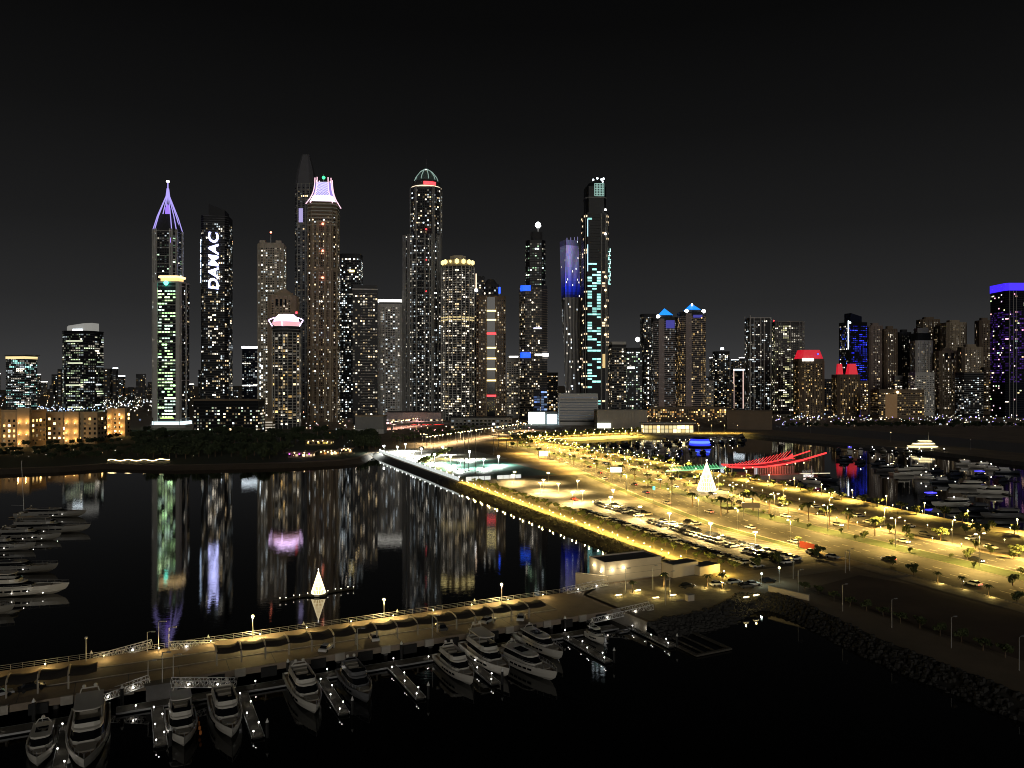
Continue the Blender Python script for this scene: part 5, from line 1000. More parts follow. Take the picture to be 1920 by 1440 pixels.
# carport shades: post, cantilever arm and a sagging fabric canopy
pm_ = MB(); pm_.box(0, -2.6, 1.25, .30, .30, 2.5)
ar_ = MB(); ar_.path([(0, -2.6, 2.4), (0, -1.6, 3.0), (0, .4, 3.15), (0, 2.8, 2.75)], .2, 5)
fb = MB(); NX, NY = 6, 5
def fz(i, j): x = i / NX; y = j / NY; return 2.55 + .55 * math.sin(math.pi * y) - .32 * math.sin(math.pi * x) + .12 * math.sin(6.28 * x) * y
for i in range(NX):
    for j in range(NY):
        q = [(2 * .0 + 4.7 * a / NX, -2.9 + 5.8 * b / NY, fz(a, b)) for a, b in ((i, j), (i + 1, j), (i + 1, j + 1), (i, j + 1))]; fb.face(q)
M_CLOTH = mat('canopy_cloth', (.055, .045, .035), .85, noise=.15, nscale=.5)
cpm = (pm_.mesh('post', [M_CONC]), ar_.mesh('arm', [mat('cream_arm', (.55, .47, .34), .6)]), fb.mesh('fabric', [M_CLOTH]))
us = [-49.5 + 4.9 * k for k in range(6)] + [1.0 + 4.75 * k for k in range(16)]
for i, u in enumerate(us):
    o = thing('carport_shade', nth(i) + ' fabric carport shade on the pier counted from the left', 'carport', PU(u, 6.4), PIERA, 'carport shades on the pier')
    for nm, ms in zip(('post', 'arm', 'fabric'), cpm): link(nm, ms, o)
for i, (u, v, a, c, lab) in enumerate(((23, 3.2, .9, 'white', 'car parked in the open beside the second row of carports'), (-36, 5.2, .3, 'silver', 'car under the left carports'), (62, 5.2, .5, 'silver', 'car parked under the last carports'), (70, 3.6, 1.0, 'white', 'car at the right end of the carport row'), (50, 5.2, 1.5, 'dark grey', 'car under the middle of the right carports'), (34, 5.2, 1.5, 'white', 'car in shade under the carports'), (-31, 6.0, .2, 'black', 'car hidden in shade under the left carports'))): car(PU(u, v, 3.01), PIERA + a, lab, None, c)
# abutment block with sign between the two left trusses
blk = thing('abutment_block', 'brown concrete abutment block standing out of the pier', 'block', (P0.x, P0.y, 0), PIERA)
for nm, a in (('base', (-12.0, -6.6, -2.4, -.02, -2, 3.1)), ('cap', (-12.3, -6.3, -2.6, -.02, 3.1, 3.4))): pbox(nm, *a, M_DCONC, blk)
for i, (u, v, h) in enumerate([(-11.4, 19, 4.2), (-7.2, 19, 4.6), (-9.2, 19.4, 6), (-11.6, .4, 4.2), (-9.2, -1.8, 6), (-7.2, .4, 4.6), (29, .5, 4.5), (46, .4, 5)]): o = street_lamp('single', h, PU(u, v), nth(i) + ' slim bare post on the pier counted from the left', 'slim pier posts', None, 0, M_STEEL, False)
for i, u in enumerate((-30, -16, 14, 38, 58, 79)): 
    o = thing('mooring_pile', nth(i) + ' white-capped dark mooring pile in front of the pier from the left', 'mooring pile', PU(u, -2.0, -2), 0, 'mooring piles'); b = MB(); b.bar((0, 0, 0), (0, 0, 5.6), .32, 8); b.build('pile', M_BLACK, o); b = MB(); b.lathe([(.36, 5.6), (.2, 5.95), (.02, 6.3)], 8); b.build('cap', M_WHITE, o)
for i, u in enumerate((-70, -45, -22, 1, 22, 45, 66)): 
    o = thing('mooring_pile', nth(i) + ' white-capped mooring pile behind the pier from the left', 'mooring pile', PU(u, 22.5, -2), 0, 'far mooring piles'); b = MB(); b.bar((0, 0, 0), (0, 0, 5.2), .3, 8); b.build('pile', M_BLACK, o); b = MB(); b.lathe([(.34, 5.2), (.2, 5.5), (.02, 5.9)], 8); b.build('cap', M_WHITE, o)

# ------------------------------------------------------------------ truss gangways
def truss(p, q, label, w=1.9, h=1.25, n=14):
    p = Vector(p); q = Vector(q); o = thing('truss_gangway', label, 'gangway', p); d = q - p; L = d.length; o.rotation_euler = d.to_track_quat('X', 'Z').to_euler(); lat = MB()
    for sy in (-w / 2, w / 2):
        for z in (0, h): b = MB(); b.bar((0, sy, z), (L, sy, z), .09, 4); b.build('chord', M_WHITE, o)
        for k in range(n):
            a, c = L * k / n, L * (k + 1) / n; lat.bar((a, sy, 0), (a, sy, h), .045); lat.bar((a, sy, 0 if k % 2 else h), (c, sy, h if k % 2 else 0), .045)
        lat.bar((L, sy, 0), (L, sy, h), .05)
    lat.build('lattice', M_WHITE, o); b = MB(); b.box(L / 2, 0, .02, L, w - .2, .08); b.build('deck', M_CONC, o)
    for f in (.25, .7): b = MB(); b.ball(L * f, -w / 2 - .1, h * .5, .16, 6); b.build('lamp', M_LAMPW, o); lamp('dock', (L * f, -w / 2 - .6, h * .5), o)
    return o
truss(G(172, 1243, .9), G(285, 1212, 3.2), 'white truss gangway behind the pier, leftmost'); truss(G(318, 1216, 3.2), G(428, 1212, 1.2), 'white truss gangway behind the pier, right of the slim posts')
truss(G(178, 1318, .9), G(282, 1280, 3.1), 'white truss gangway in front of the pier, above the big yacht'); truss(G(320, 1286, 3.1), G(440, 1286, .9), 'level white truss gangway in front of the pier')
truss(G(1060, 1112, 3.2), G(1136, 1096, 3.2), 'white truss gangway beside the white pavilion', n=10); truss(G(1106, 1166, .9), G(1222, 1140, 3.2), 'white truss gangway below the plaza', w=2.6, n=18)

# ------------------------------------------------------------------ floating docks
M_DOCK = mat('dock_boards', (.085, .075, .06), .85, noise=.2, nscale=1.5)
dlm = MB(); dlm.bar((0, 0, 0), (0, 0, .55), .09, 6); dpost = dlm.mesh('bollard', [M_STEEL]); dhm = MB(); dhm.ball(0, 0, .7, .15, 6); dhead = dhm.mesh('dock_light', [em('dock_lamp', (1, .96, .9), 6)])
def dock(name, label, p, q, w, lights, z=.55):
    p = Vector((p[0], p[1], 0)); q = Vector((q[0], q[1], 0)); d = q - p; L = d.length; o = thing(name, label, 'dock', (p.x, p.y, 0), math.atan2(d.y, d.x)); b = MB(); b.box(L / 2, 0, z - .1, L, w, .2); b.build('deck', M_DOCK, o)
    b = MB(); b.box(L / 2, w / 2 + .05, z - .15, L, .1, .32); b.box(L / 2, -w / 2 - .05, z - .15, L, .1, .32); b.build('edge_beam', M_STEEL, o); b = MB(); b.box(L / 2, 0, .1, L - .4, w - .4, .7); b.build('float', M_BLACK, o)
    for i, f in enumerate(lights):
        sy = (w / 2 - .3) * (1 if i % 2 else -1); a = link('bollard', dpost, o); a.location = (L * f, sy, z); a = link('dock_light', dhead, o); a.location = (L * f, sy, z); lamp('dock', (L * f, sy * .4, z + 1.1), o)
    return o
V0 = -4.3
dock('floating_dock', 'long floating dock running along the front of the pier', PU(-17, V0), PU(92, V0), 3.0, [.03 + .065 * k for k in range(15)])
dock('floating_dock', 'floating dock at the lower left corner below the pier', PU(-60, V0 - .8), PU(-18, V0 - .8), 3.2, [.6, .75, .9])
FG = [(300, 1345, 1420, 'finger dock left of the yacht with orange fenders'), (470, 1300, 1385, 'wooden finger dock beside the black-decked yacht'), (622, 1268, 1335, 'finger dock between the two middle yachts'), (762, 1248, 1310, 'empty lit finger dock at the middle'), (905, 1232, 1290, 'finger dock between the grouped yachts'), (1115, 1200, 1250, 'finger dock beside the small covered boat'), (1250, 1186, 1228, 'finger dock at the right end'), (120, 1345, 1440, 'finger dock between the two lower left yachts')]
for x, y0, y1, lab in FG:
    c = G(x, (y0 + y1) / 2, .5); u, v = toPU(c); L = (G(x, y0, .5) - G(x, y1, .5)).length * 1.05; L = max(12, L); dock('finger_dock', lab, PU(u, V0 - 1.3), PU(u, V0 - 1.3 - L), 1.9, [.12, .35, .58, .82, .97])
    for sv in (.99,): o = thing('mooring_pile', 'white-capped pile at the end of the ' + lab.replace('finger dock', 'finger'), 'mooring pile', PU(u + 1.5, V0 - 1.3 - L, -2)); b = MB(); b.bar((0, 0, 0), (0, 0, 4.6), .26, 8); b.build('pile', M_BLACK, o); b = MB(); b.lathe([(.3, 4.6), (.18, 4.9), (.02, 5.3)], 8); b.build('cap', M_WHITE, o)
# open pontoon frame at the right end
fr = thing('pontoon_frame', 'empty open pontoon frame at the right end of the docks', 'pontoon', (P0.x, P0.y, 0), PIERA); u, v = toPU(G(1290, 1200, .4))
for nm, a in (('beam', (u - 5, u - 4.2, v - 9, v + 5, .1, .5)), ('beam', (u + 4.4, u + 5.2, v - 9, v + 5, .1, .5)), ('beam', (u - 4.2, u + 4.4, v - 9, v - 8.2, .1, .5)), ('cross_bar', (u - 2.2, u - 1.9, v - 8, v + 4, .1, .4)), ('cross_bar', (u + .8, u + 1.1, v - 8, v + 4, .1, .4))): pbox(nm, *a, M_DOCK, fr)

# ------------------------------------------------------------------ yachts
GEL = mat('gelcoat', (.66, .63, .56), .25); GELG = mat('grey_gelcoat', (.13, .13, .135), .3); GELM = mat('mid_grey_gelcoat', (.24, .235, .22), .3); TEAK = mat('teak_deck', (.26, .19, .12), .7, noise=.2, nscale=2); CUSH = mat('cushion', (.42, .38, .31), .8); YGL = mat('yacht_glass', (.008, .009, .011), .06, spec=.3); BLK = mat('black_canvas', (.02, .02, .022), .8)
YM = {}
SUBP = {'flybridge_floor': 'flybridge', 'flybridge_seats': 'flybridge', 'wind_screen': 'flybridge', 'hardtop_posts': 'hardtop', 'radar_domes': 'radar_arch', 'radar_dome': 'radar_arch', 'sunroof': 'cabin_roof', 'hull_window': 'hull', 'bow_rail': 'deck', 'sunpad': 'deck', 'aft_sofa': 'deck', 'swim_platform': 'hull'}
def yacht_meshes(key, L, B, style='fly', hullm=None, seat=None):
    if key in YM: return YM[key]
    hm = hullm or GEL; P = []; N = 14; h0 = 1.15 + L * .035
    def hb(t): return B / 2 * (1 - max(0, (t - .42) / .58) ** 2.3) * (.93 + .07 * min(1, t * 4)) + .02
    def sh(t): return h0 * (1 + .34 * t * t)
    hull = MB(); rows = []
    for i in range(N + 1):
        t = i / N; x = -L / 2 + L * t; b = hb(t); k = -.35 + (h0 * .75) * max(0, (t - .8) / .2) ** 2; zc = .15 + .8 * max(0, t - .4) ** 1.4 * h0; xb = x - (0 if t < .7 else (t - .7) * L * .10)
        rows.append([(xb, 0, k), (xb, b * .80, max(k, zc)), (x - (0 if t < .7 else (t - .7) * L * .04), b * .97, (zc + sh(t)) / 2), (x, b, sh(t)), (x, b * .90, sh(t)), (x, b * .90, sh(t) - .35)])
    for i in range(N):
        for j in range(5):
            for s in (1, -1):
                q = [rows[i][j], rows[i + 1][j], rows[i + 1][j + 1], rows[i][j + 1]]; q = [(a, s * b, c) for a, b, c in q]; hull.face(q if s > 0 else q[::-1])
    r0 = rows[0]; hull.face([(a, b, c) for a, b, c in r0[:4]] + [(a, -b, c) for a, b, c in r0[3:0:-1]])
    dk = MB()
    for i in range(N): a, b = rows[i][5], rows[i + 1][5]; dk.face([(a[0], -a[1], a[2]), (b[0], -b[1], b[2]), b, a])
    P.append(('hull', hull.mesh('hull', [hm]))); P.append(('deck', dk.mesh('deck', [TEAK])))
    sp = MB(); sp.box(-L / 2 - L * .03, 0, .45, L * .07, B * .86, .25); P.append(('swim_platform', sp.mesh('swim_platform', [TEAK])))
    for s in (-1, 1):   # hull window strips
        st = MB()
        for i in range(5, 10):
            t0, t1 = (i + .1) / N, (i + .9) / N; o = .03
            st.face([(-L / 2 + L * t0, s * (hb(t0) + o), sh(t0) * .55), (-L / 2 + L * t1, s * (hb(t1) + o), sh(t1) * .55), (-L / 2 + L * t1, s * (hb(t1) + o), sh(t1) * .74), (-L / 2 + L * t0, s * (hb(t0) + o), sh(t0) * .74)])
        P.append(('hull_window', st.mesh('hull_window', [YGL])))
    zd = h0 + .1; w = B * .38
    def outl(x0, x1, w, nose): return [(x0, -w), (x1 - nose, -w), (x1 - nose * .35, -w * .82), (x1, -w * .45), (x1, w * .45), (x1 - nose * .35, w * .82), (x1 - nose, w), (x0, w)]
    def layer(name, x0, x1, w0, nose, z0, x0b, x1b, w1, z1, m, cap=True): b = MB(); b.prism(outl(x0, x1, w0, nose), z0, z1, top=outl(x0b, x1b, w1, nose), cap=cap); P.append((name, b.mesh(name, [m])))
    xa, xb = -L * .30, L * .20
    layer('cabin_base', xa, xb, w, L * .10, zd - .3, xa, xb - .1, w, zd + .45, hm)
    layer('cabin_windows', xa + .05, xb - .12, w - .04, L * .10, zd + .45, xa + .3, xb - L * .07, w * .9, zd + 1.35, YGL)
    layer('cabin_roof', xa - L * .05, xb - L * .06, w * .95, L * .10, zd + 1.35, xa - L * .05, xb - L * .07, w * .93, zd + 1.6, hm)
    zr = zd + 1.6
    if style in ('fly', 'big'):
        x0, x1 = xa - L * .03, xb - L * .11; b = MB(); lo = outl(x0, x1, w * .92, L * .06); inn = outl(x0, x1 - .35, w * .80, L * .06); n = len(lo)
        b.prism(lo, zr, zr + .75, top=[(x - .1, y * .97) for x, y in lo], cap=False)
        for i in range(n - 1): b.face([(lo[i][0] - .1, lo[i][1] * .97, zr + .75), (lo[i + 1][0] - .1, lo[i + 1][1] * .97, zr + .75), (*inn[i + 1], zr + .75), (*inn[i], zr + .75)]); b.face([(*inn[i], zr + .75), (*inn[i + 1], zr + .75), (*inn[i + 1], zr + .05), (*inn[i], zr + .05)])
        P.append(('flybridge', b.mesh('flybridge', [hm]))); b = MB(); b.face([(x, y, zr + .06) for x, y in inn]); P.append(('flybridge_floor', b.mesh('flybridge_floor', [seat or BLK])))
        b = MB(); b.box((x0 + x1) / 2 - 1, 0, zr + .3, 1.1, w * 1.1, .5); b.box(x0 + 1, 0, zr + .3, .9, w * 1.3, .5); b.box(x1 - 1.7, w * .3, zr + .45, .6, .6, .9); P.append(('flybridge_seats', b.mesh('flybridge_seats', [CUSH])))
        b = MB(); b.prism(outl(x1 - .4, x1 + .1, w * .74, .3), zr + .75, zr + 1.1, top=outl(x1 - .8, x1 - .4, w * .7, .3), cap=False); P.append(('wind_screen', b.mesh('wind_screen', [YGL])))
        if style == 'big':
            b = MB(); b.prism(outl(x0 + .4, x1 - 1.2, w * .86, L * .05), zr + 2.2, zr + 2.4, bottom=True); P.append(('hardtop', b.mesh('hardtop', [hm]))); b = MB()
            for sx in (x0 + 1, x1 - 2.4):
                for sy in (-1, 1): b.bar((sx, sy * w * .8, zr + .6), (sx, sy * w * .78, zr + 2.25), .09)
            P.append(('hardtop_posts', b.mesh('hardtop_posts', [M_STEEL]))); zm = zr + 2.4
        else: zm = zr + .7
        b = MB(); b.bar((x0 + .3, -w * .8, zr + .5), (x0 + .8, -w * .5, zm + .8), .10); b.bar((x0 + .3, w * .8, zr + .5), (x0 + .8, w * .5, zm + .8), .10); b.bar((x0 + .8, -w * .5, zm + .8), (x0 + .8, w * .5, zm + .8), .12); P.append(('radar_arch', b.mesh('radar_arch', [hm])))
        b = MB(); b.ball(x0 + .8, -w * .35, zm + 1.15, .34, 8); b.ball(x0 + .8, w * .35, zm + 1.15, .34, 8); P.append(('radar_domes', b.mesh('radar_domes', [GEL])))
    else:
        b = MB(); b.box((xa + xb) / 2 - L * .06, 0, zr + .02, L * .16, w * 1.1, .06); P.append(('sunroof', b.mesh('sunroof', [YGL])))
        b = MB(); b.bar((xa, -w * .7, zr), (xa + .3, -w * .4, zr + .9), .09); b.bar((xa, w * .7, zr), (xa + .3, w * .4, zr + .9), .09); b.bar((xa + .3, -w * .4, zr + .9), (xa + .3, w * .4, zr + .9), .09); P.append(('radar_arch', b.mesh('radar_arch', [hm])))
        b = MB(); b.ball(xa + .3, 0, zr + 1.2, .3, 8); P.append(('radar_dome', b.mesh('radar_dome', [GEL])))
    b = MB(); z = sh(.8) - .18; b.prism(outl(xb + L * .02, xb + L * .14, B * .22, .5), z - .25, z + .12); P.append(('sunpad', b.mesh('sunpad', [CUSH])))
    b = MB(); b.box(-L * .40, 0, zd + .1, L * .07, B * .62, .55); P.append(('aft_sofa', b.mesh('aft_sofa', [CUSH])))
    b = MB(); prev = {}
    for i in range(7, N + 1):
        t = i / N
        for s in (-1, 1):
            p = Vector((-L / 2 + L * t - .1, s * hb(t) * .93, sh(t) + .75)); b.bar((p.x, p.y, sh(t)), p, .028)
            if s in prev: b.bar(prev[s], p, .035)
            prev[s] = p
    b.bar(prev[-1], prev[1], .035); P.append(('bow_rail', b.mesh('bow_rail', [M_STEEL])))
    YM[key] = P; return P
def yacht(key, p, head, label, L, B, style='fly', hullm=None, seat=None, group=None, name='motor_yacht', cat='yacht', skip=()):
    o = thing(name, label, cat, (p[0], p[1], 0), head, group)
    made = {}
    for nm, ms in yacht_meshes(key, L, B, style, hullm, seat):
        if nm not in skip: made[nm] = link(nm, ms, made.get(SUBP.get(nm), o))
    return o
def moor(key, bow, label, L, B, style='fly', hullm=None, seat=None, turn=0.0):
    b = G(*bow, 0.0); a = PIERA - math.pi / 2 + turn; c = b - Vector((math.cos(a), math.sin(a), 0)) * (L * .5 - .8); return yacht(key, c, a, label, L, B, style, hullm, seat)
moor('y14', (70, 1441), 'small white yacht at the lower left corner', 13, 4.3, 'sport')
moor('y25', (158, 1452), 'largest white yacht at lower left, under the truss gangway', 24, 6.6, 'big', None, CUSH)
o = moor('y16', (345, 1404), 'white yacht with orange fenders left of the black-decked yacht', 15, 5.2, 'big')
for k in (-2, 0, 2, 4): b = MB(); b.ball(k, 2.75, 1.0, .28, 6, sz=1.6); b.build('fender', mat('orange_fender', (.6, .2, .05), .6), o)
moor('y20', (435, 1390), 'white yacht with a black foredeck and open flybridge', 19, 5.4, 'fly', None, BLK)
moor('y21', (592, 1344), 'white yacht with dark flybridge and teak foredeck at the middle left', 20, 5.5, 'fly', None, BLK)
moor('y18g', (690, 1322), 'dark grey-hulled yacht beside the middle finger dock', 17, 5.0, 'fly', GELG, BLK)
moor('y18', (885, 1288), 'white flybridge yacht, left of the four grouped yachts', 17, 5.0, 'fly', None, BLK)
moor('y22', (952, 1274), 'tall white three-deck yacht, second of the four grouped yachts', 21, 5.6, 'big')
moor('y20s', (1040, 1280), 'low white sport yacht with brown foredeck among the four grouped', 20, 5.0, 'sport', turn=.16)
moor('y19s', (1052, 1240), 'sleek sport yacht with dark roof, last of the four grouped', 18, 4.8, 'sport', turn=.06)
o = moor('y7', (1130, 1208), 'small covered motorboat beside the right finger docks', 7, 2.6, 'sport'); 
def dinghy(p, a, label, c):
    o = thing('dinghy', label, 'dinghy', p, a); b = MB(); pts = [(-1.6, -.7, .3), (.9, -.7, .3), (1.7, -.3, .4), (1.9, 0, .45), (1.7, .3, .4), (.9, .7, .3), (-1.6, .7, .3)]; b.path(pts, .22, 6); b.build('tube', c, o); b = MB(); b.box(-.2, 0, .12, 2.8, 1.2, .1); b.build('floor', M_DOCK, o); b = MB(); b.box(-.3, 0, .38, .4, 1.2, .12); b.build('seat', CUSH, o); b = MB(); b.box(-1.85, 0, .5, .35, .35, .7); b.build('outboard_motor', BLK, o)
dinghy(G(497, 1288, 0), PIERA, 'small grey dinghy tied beside the wooden finger dock', GELG); dinghy(G(1168, 1186, 0), PIERA, 'small dinghy tied beneath the right truss gangway', GELG)
# big yachts at left with bows to the right
for i, (x, y, L, B, st_, lab) in enumerate([(165, 997, 34, 7, 'big', 'long pale yacht pointing right in the left row, second from the far end'), (158, 968, 30, 6.5, 'sport', 'far grey yacht pointing right at the head of the left row'), (110, 1012, 26, 6, 'fly', 'third yacht from the far end of the left row, grey-hulled'), (62, 1030, 22, 5.5, 'fly', 'yacht with a short bow in the left row'), (103, 1072, 26, 6, 'sport', 'pointed pale grey yacht in the left row, second nearest'), (123, 1112, 32, 7, 'big', 'nearest long white yacht of the left row'), (20, 1150, 20, 5, 'fly', 'mostly hidden yacht at the left edge')]):
    b = G(x, y, 0.0); a = .10; c = b - Vector((math.cos(a), math.sin(a), 0)) * (L * .5 - 1); o = yacht('l%d' % i, c, a, lab, L, B, st_, (GELM, GELM, GELM, GELM, GELM, None, GELM)[i])
    for k in range(1 + i % 3): bb = MB(); bb.ball(L * (.02 + .13 * k + .05 * (i % 2)), -B * .5 - .15, 1.2 + .5 * (k % 2), .17, 6); bb.build('deck_lamp', em('deck_lamp', (1, .95, .85), 5), o)
    lamp('dock', (L * .2, -B * .5 - 2, 2.5), o)
o = thing('sailing_mast', 'tall bare sailboat mast rising at the left edge', 'mast', G(45, 960, 0)); b = MB(); b.bar((0, 0, 0), (-1.2, 0, 24), .16, 6, r2=.08); b.build('pole', M_STEEL, o); b = MB(); b.bar((0, 0, 3), (-6, 0, 3.2), .12, 5); b.build('boom', M_STEEL, o); b = MB(); b.bar((-.9, -1.2, 16), (-.9, 1.2, 16), .06); b.build('spreader', M_STEEL, o)

# ------------------------------------------------------------------ inner marina: rows of moored boats and pontoons
YML = {}
GELDIM = mat('dimmed_gelcoat', (.03, .035, .05), .25)  # hull colour darkened to imitate white boats lying in the dark
def simple(key, L, B, hm=None): return [m for m in yacht_meshes(key, L, B, 'fly' if L > 14 else 'sport', hm) if m[0] in ('hull', 'deck', 'cabin_base', 'cabin_windows', 'cabin_roof', 'flybridge', 'flybridge_floor', 'radar_arch')]
SB = [simple('s12', 12, 3.8), simple('s16', 16, 4.6), simple('s22', 22, 5.6), simple('n12', 12, 3.8, GELDIM), simple('n16', 16, 4.6, GELDIM), simple('n22', 20, 5.2, GELG)]  # last three: dim light put into the hull colour
dl = MB(); dl.ball(-1, 0, 4.6, .28, 6); dl.ball(2, .8, 2.6, .24, 6); dlm_ = dl.mesh('cabin_lamps', [M_LAMPW]); dlw = MB(); dlw.ball(-2, 0, 4.4, .28, 6); dlw.box(-3, 0, 2.9, 3.0, 1.8, .15); dlw_ = dlw.mesh('cabin_lamps', [em('boat_lamp', (1, .75, .4), 6)])
rb = random.Random(9); cnt = 0
RW = [((1120, 838), (1400, 830), 14, 'first'), ((1130, 848), (1330, 850), 9, 'second'), ((1180, 858), (1280, 862), 5, 'third'), ((1240, 830), (1400, 824), 8, 'fourth'), ((1570, 862), (1900, 905), 9, 'fifth'), ((1560, 846), (1780, 852), 10, 'sixth'), ((1650, 880), (1880, 930), 6, 'seventh'), ((1530, 930), (1640, 950), 4, 'eighth'), ((1480, 912), (1560, 900), 3, 'ninth'), ((1720, 935), (1900, 975), 4, 'tenth'), ((1800, 870), (1900, 890), 4, 'eleventh')]
for (a, b, n, rn) in RW:
    pa, pb = G(*a, 0), G(*b, 0); d = pb - pa; hd = math.atan2(d.y, d.x)
    pw = 1.6; dck = thing('marina_pontoon', 'narrow pontoon of the ' + rn + ' boat row in the inner marina', 'pontoon', (pa.x, pa.y, 0), hd); bb = MB(); bb.box(d.length / 2, 5, .4, d.length, pw, .3); bb.build('deck', M_DOCK, dck)
    lm_ = MB()
    for k in range(int(d.length / 15)): lm_.ball(4 + k * 15, 5, 1.4, .18, 6)
    lm_.build('dock_lights', M_LAMPW, dck, kind='stuff')
    for i in range(n):
        f = (i + .5) / n; c = pa.lerp(pb, f); k = rb.choice((0, 0, 1)) if a[1] < 880 else rb.choice((0, 1, 1, 2)); o = thing('moored_boat', nth(i) + ' boat from the left in the ' + rn + ' row of the inner marina', 'boat', (c.x, c.y - (6, 8, 11)[k] * .2, 0), hd - 1.57 + (3.14 if rb.random() < .4 else 0) + rb.uniform(-.25, .25), 'boats moored in the inner marina')
        for nm, ms in SB[k + (3 if rb.random() < .72 else 0)]: link(nm, ms, o)
        if rb.random() < .5: link('cabin_lamps', dlm_ if rb.random() < .6 else dlw_, o)
        if (rn, i) in (('fifth', 7), ('tenth', 0), ('sixth', 1)): bb = MB(); bb.box(-1, 0, 4.4, 5, 3, .4); bb.build('blue_lights', em('boat_blue', (.06, .05, 1), 2.5), o)
# party boat with yellow decks, blue lit pavilion boat
o = thing('party_boat', 'brightly lit yellow two-deck party boat by the breakwater', 'boat', G(1732, 846, 0), -.15); b = MB(); b.box(0, 0, 1.2, 32, 7, 2.4); b.build('hull', GEL, o)
for k in range(3): b = MB(); b.box(-1 + k, 0, 3.2 + 2.4 * k, 26 - 7 * k, 6.4, .3); b.build('deck', M_WHITE, o); b = MB(); b.box(-1 + k, 0, 4.6 + 2.4 * k - .2, 24 - 7 * k, 5.6, .35); b.build('deck_lights', em('party_yellow', (1, .82, .42), 3), o)
b = MB(); b.bar((4, 0, 8), (4, 0, 17), .14); b.build('mast', M_STEEL, o)
o = thing('blue_dome_boat', 'round glowing blue floating pavilion in the inner marina', 'pavilion', G(1312, 838, 0)); b = MB(); b.lathe([(10.5, .4), (11, 1.2), (10, 1.4)], 20); b.build('pontoon', M_DOCK, o); 
for k in range(3): b = MB(); b.lathe([(10 - k * .6, 1.8 + 2.1 * k), (10.4 - k * .6, 2.4 + 2.1 * k), (9.6 - k * .6, 3.3 + 2.1 * k)], 20); b.build('glowing_ring', em('dome_blue%d' % (k % 2), ((.03, .05, 1), (.10, .2, 1))[k % 2], (1.2, 2.0)[k % 2]), o)
b = MB(); b.lathe([(8.6, 8), (5, 9.4), (.2, 9.8)], 16); b.build('roof', W_NAVY, o)

# ------------------------------------------------------------------ red and green leaf canopies of the marina club
cl = thing('leaf_canopy_club', 'marina clubhouse under a sweeping red-lit rib canopy', 'clubhouse', G(1450, 888, 3), .22); k = cl.location.y / F
cl.location.z = 0; b = MB(); b.box(-2, 6, 1.2, 40, 22, 3); b.build('platform', M_CONC, cl); b = MB(); b.box(2, 6, 5.2, 26, 12, 5); b.build('building', W_BROWN, cl)
for i in range(22): b = MB(); b.box(-10.4 + i * 1.18, -.3, 5.2, .28, .35, 5); b.build('slat', mat('pale_slat', (.6, .55, .5), .6), cl)
b = MB(); b.box(-12.5, -.2, 5.2, 2, .4, 4.6); b.build('white_panel', L_DIMG, cl)
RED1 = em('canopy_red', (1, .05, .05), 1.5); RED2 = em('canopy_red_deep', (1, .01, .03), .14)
beam = [(-34, -2, 8.2), (-22, -2, 7.6), (-8, -3, 7.8), (6, -3, 9.2), (20, -2, 11.6), (38, 0, 15.4)]
b = MB(); b.path(beam, .55, 6); b.build('main_beam', RED1, cl); b = MB(); b.path([(p[0] * .9, p[1] + 12, p[2] + .4) for p in beam], .4, 6); b.build('rear_beam', RED1, cl)
for i in range(20):
    f = i / 19; x = -30 + 42 * f; zb = 7.6 + 2.2 * f * f; zt = zb + 1.0 + 6.2 * f; b = MB(); b.bar((x, 10, zb), (x - 1 + 4 * f, 4, zt), .17); b.build('rib', RED1, cl)
for i in range(10): x = 12 + i * .9; b = MB(); b.bar((x + 1.5, 10, 10.4 + i * .1), (16 + .12 * i, 4, 15.0 - i * .40), .16); b.build('rib', RED1, cl)
b = MB()
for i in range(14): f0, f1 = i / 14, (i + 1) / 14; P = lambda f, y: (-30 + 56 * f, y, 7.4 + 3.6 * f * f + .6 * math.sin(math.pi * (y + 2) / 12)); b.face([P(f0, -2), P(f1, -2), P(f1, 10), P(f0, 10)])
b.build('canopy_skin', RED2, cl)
for i in range(8): b = MB(); b.ball(-22 + i * 6, -2.6, 7.2 + i * .35, .45, 6); b.build('soffit_lamp', L_WARM, cl)
for x in (-30, -14, 26): b = MB(); b.bar((x, -2, 0), (x, -2, 7.6), .3, 6); b.build('column', M_WHITE, cl)
gc = thing('green_canopy', 'green-lit rib canopy left of the red one', 'canopy', G(1306, 894, 3), .1); gc.location.z = 0
for i in range(16): b = MB(); b.bar((-15 + i * 2, 8, 8.6 + .1 * i), (-16.5 + i * 2, -2, 7.4 + .05 * i), .2); b.build('rib', em('rib_green', (.3, .8, .4), 1.0), gc)
b = MB(); b.path([(-20, -2, 6.8), (0, -2, 7.6), (18, -2, 8.6)], .35, 6); b.build('main_beam', em('rib_green', (.3, .8, .4), 1.0), gc); b = MB(); b.face([(-15, -1.5, 7.1), (16, -1.5, 8.2), (16, 8, 9.2), (-15, 8, 8.2)]); b.build('canopy_skin', em('green_skin', (.02, .5, .12), .35), gc)
for x in (-12, 10): b = MB(); b.bar((x, -2, 0), (x, -2, 7.4), .3, 6); b.build('column', M_WHITE, gc)
o = thing('club_jetty', 'pale lit jetty in front of the red canopy', 'jetty', G(1490, 892, 0), .16); b = MB(); b.box(0, 0, 1.4, 48, 3.4, .5); b.build('deck', M_WHITE, o); b = MB(); b.box(0, -1.8, 1.5, 48, .2, .3); b.build('edge_light', em('edge_cream', (1, .9, .6), 1.3), o)
lamp_data('club', (1, .1, .06), 2500, .5); lamp('club', (0, -6, 8), cl)

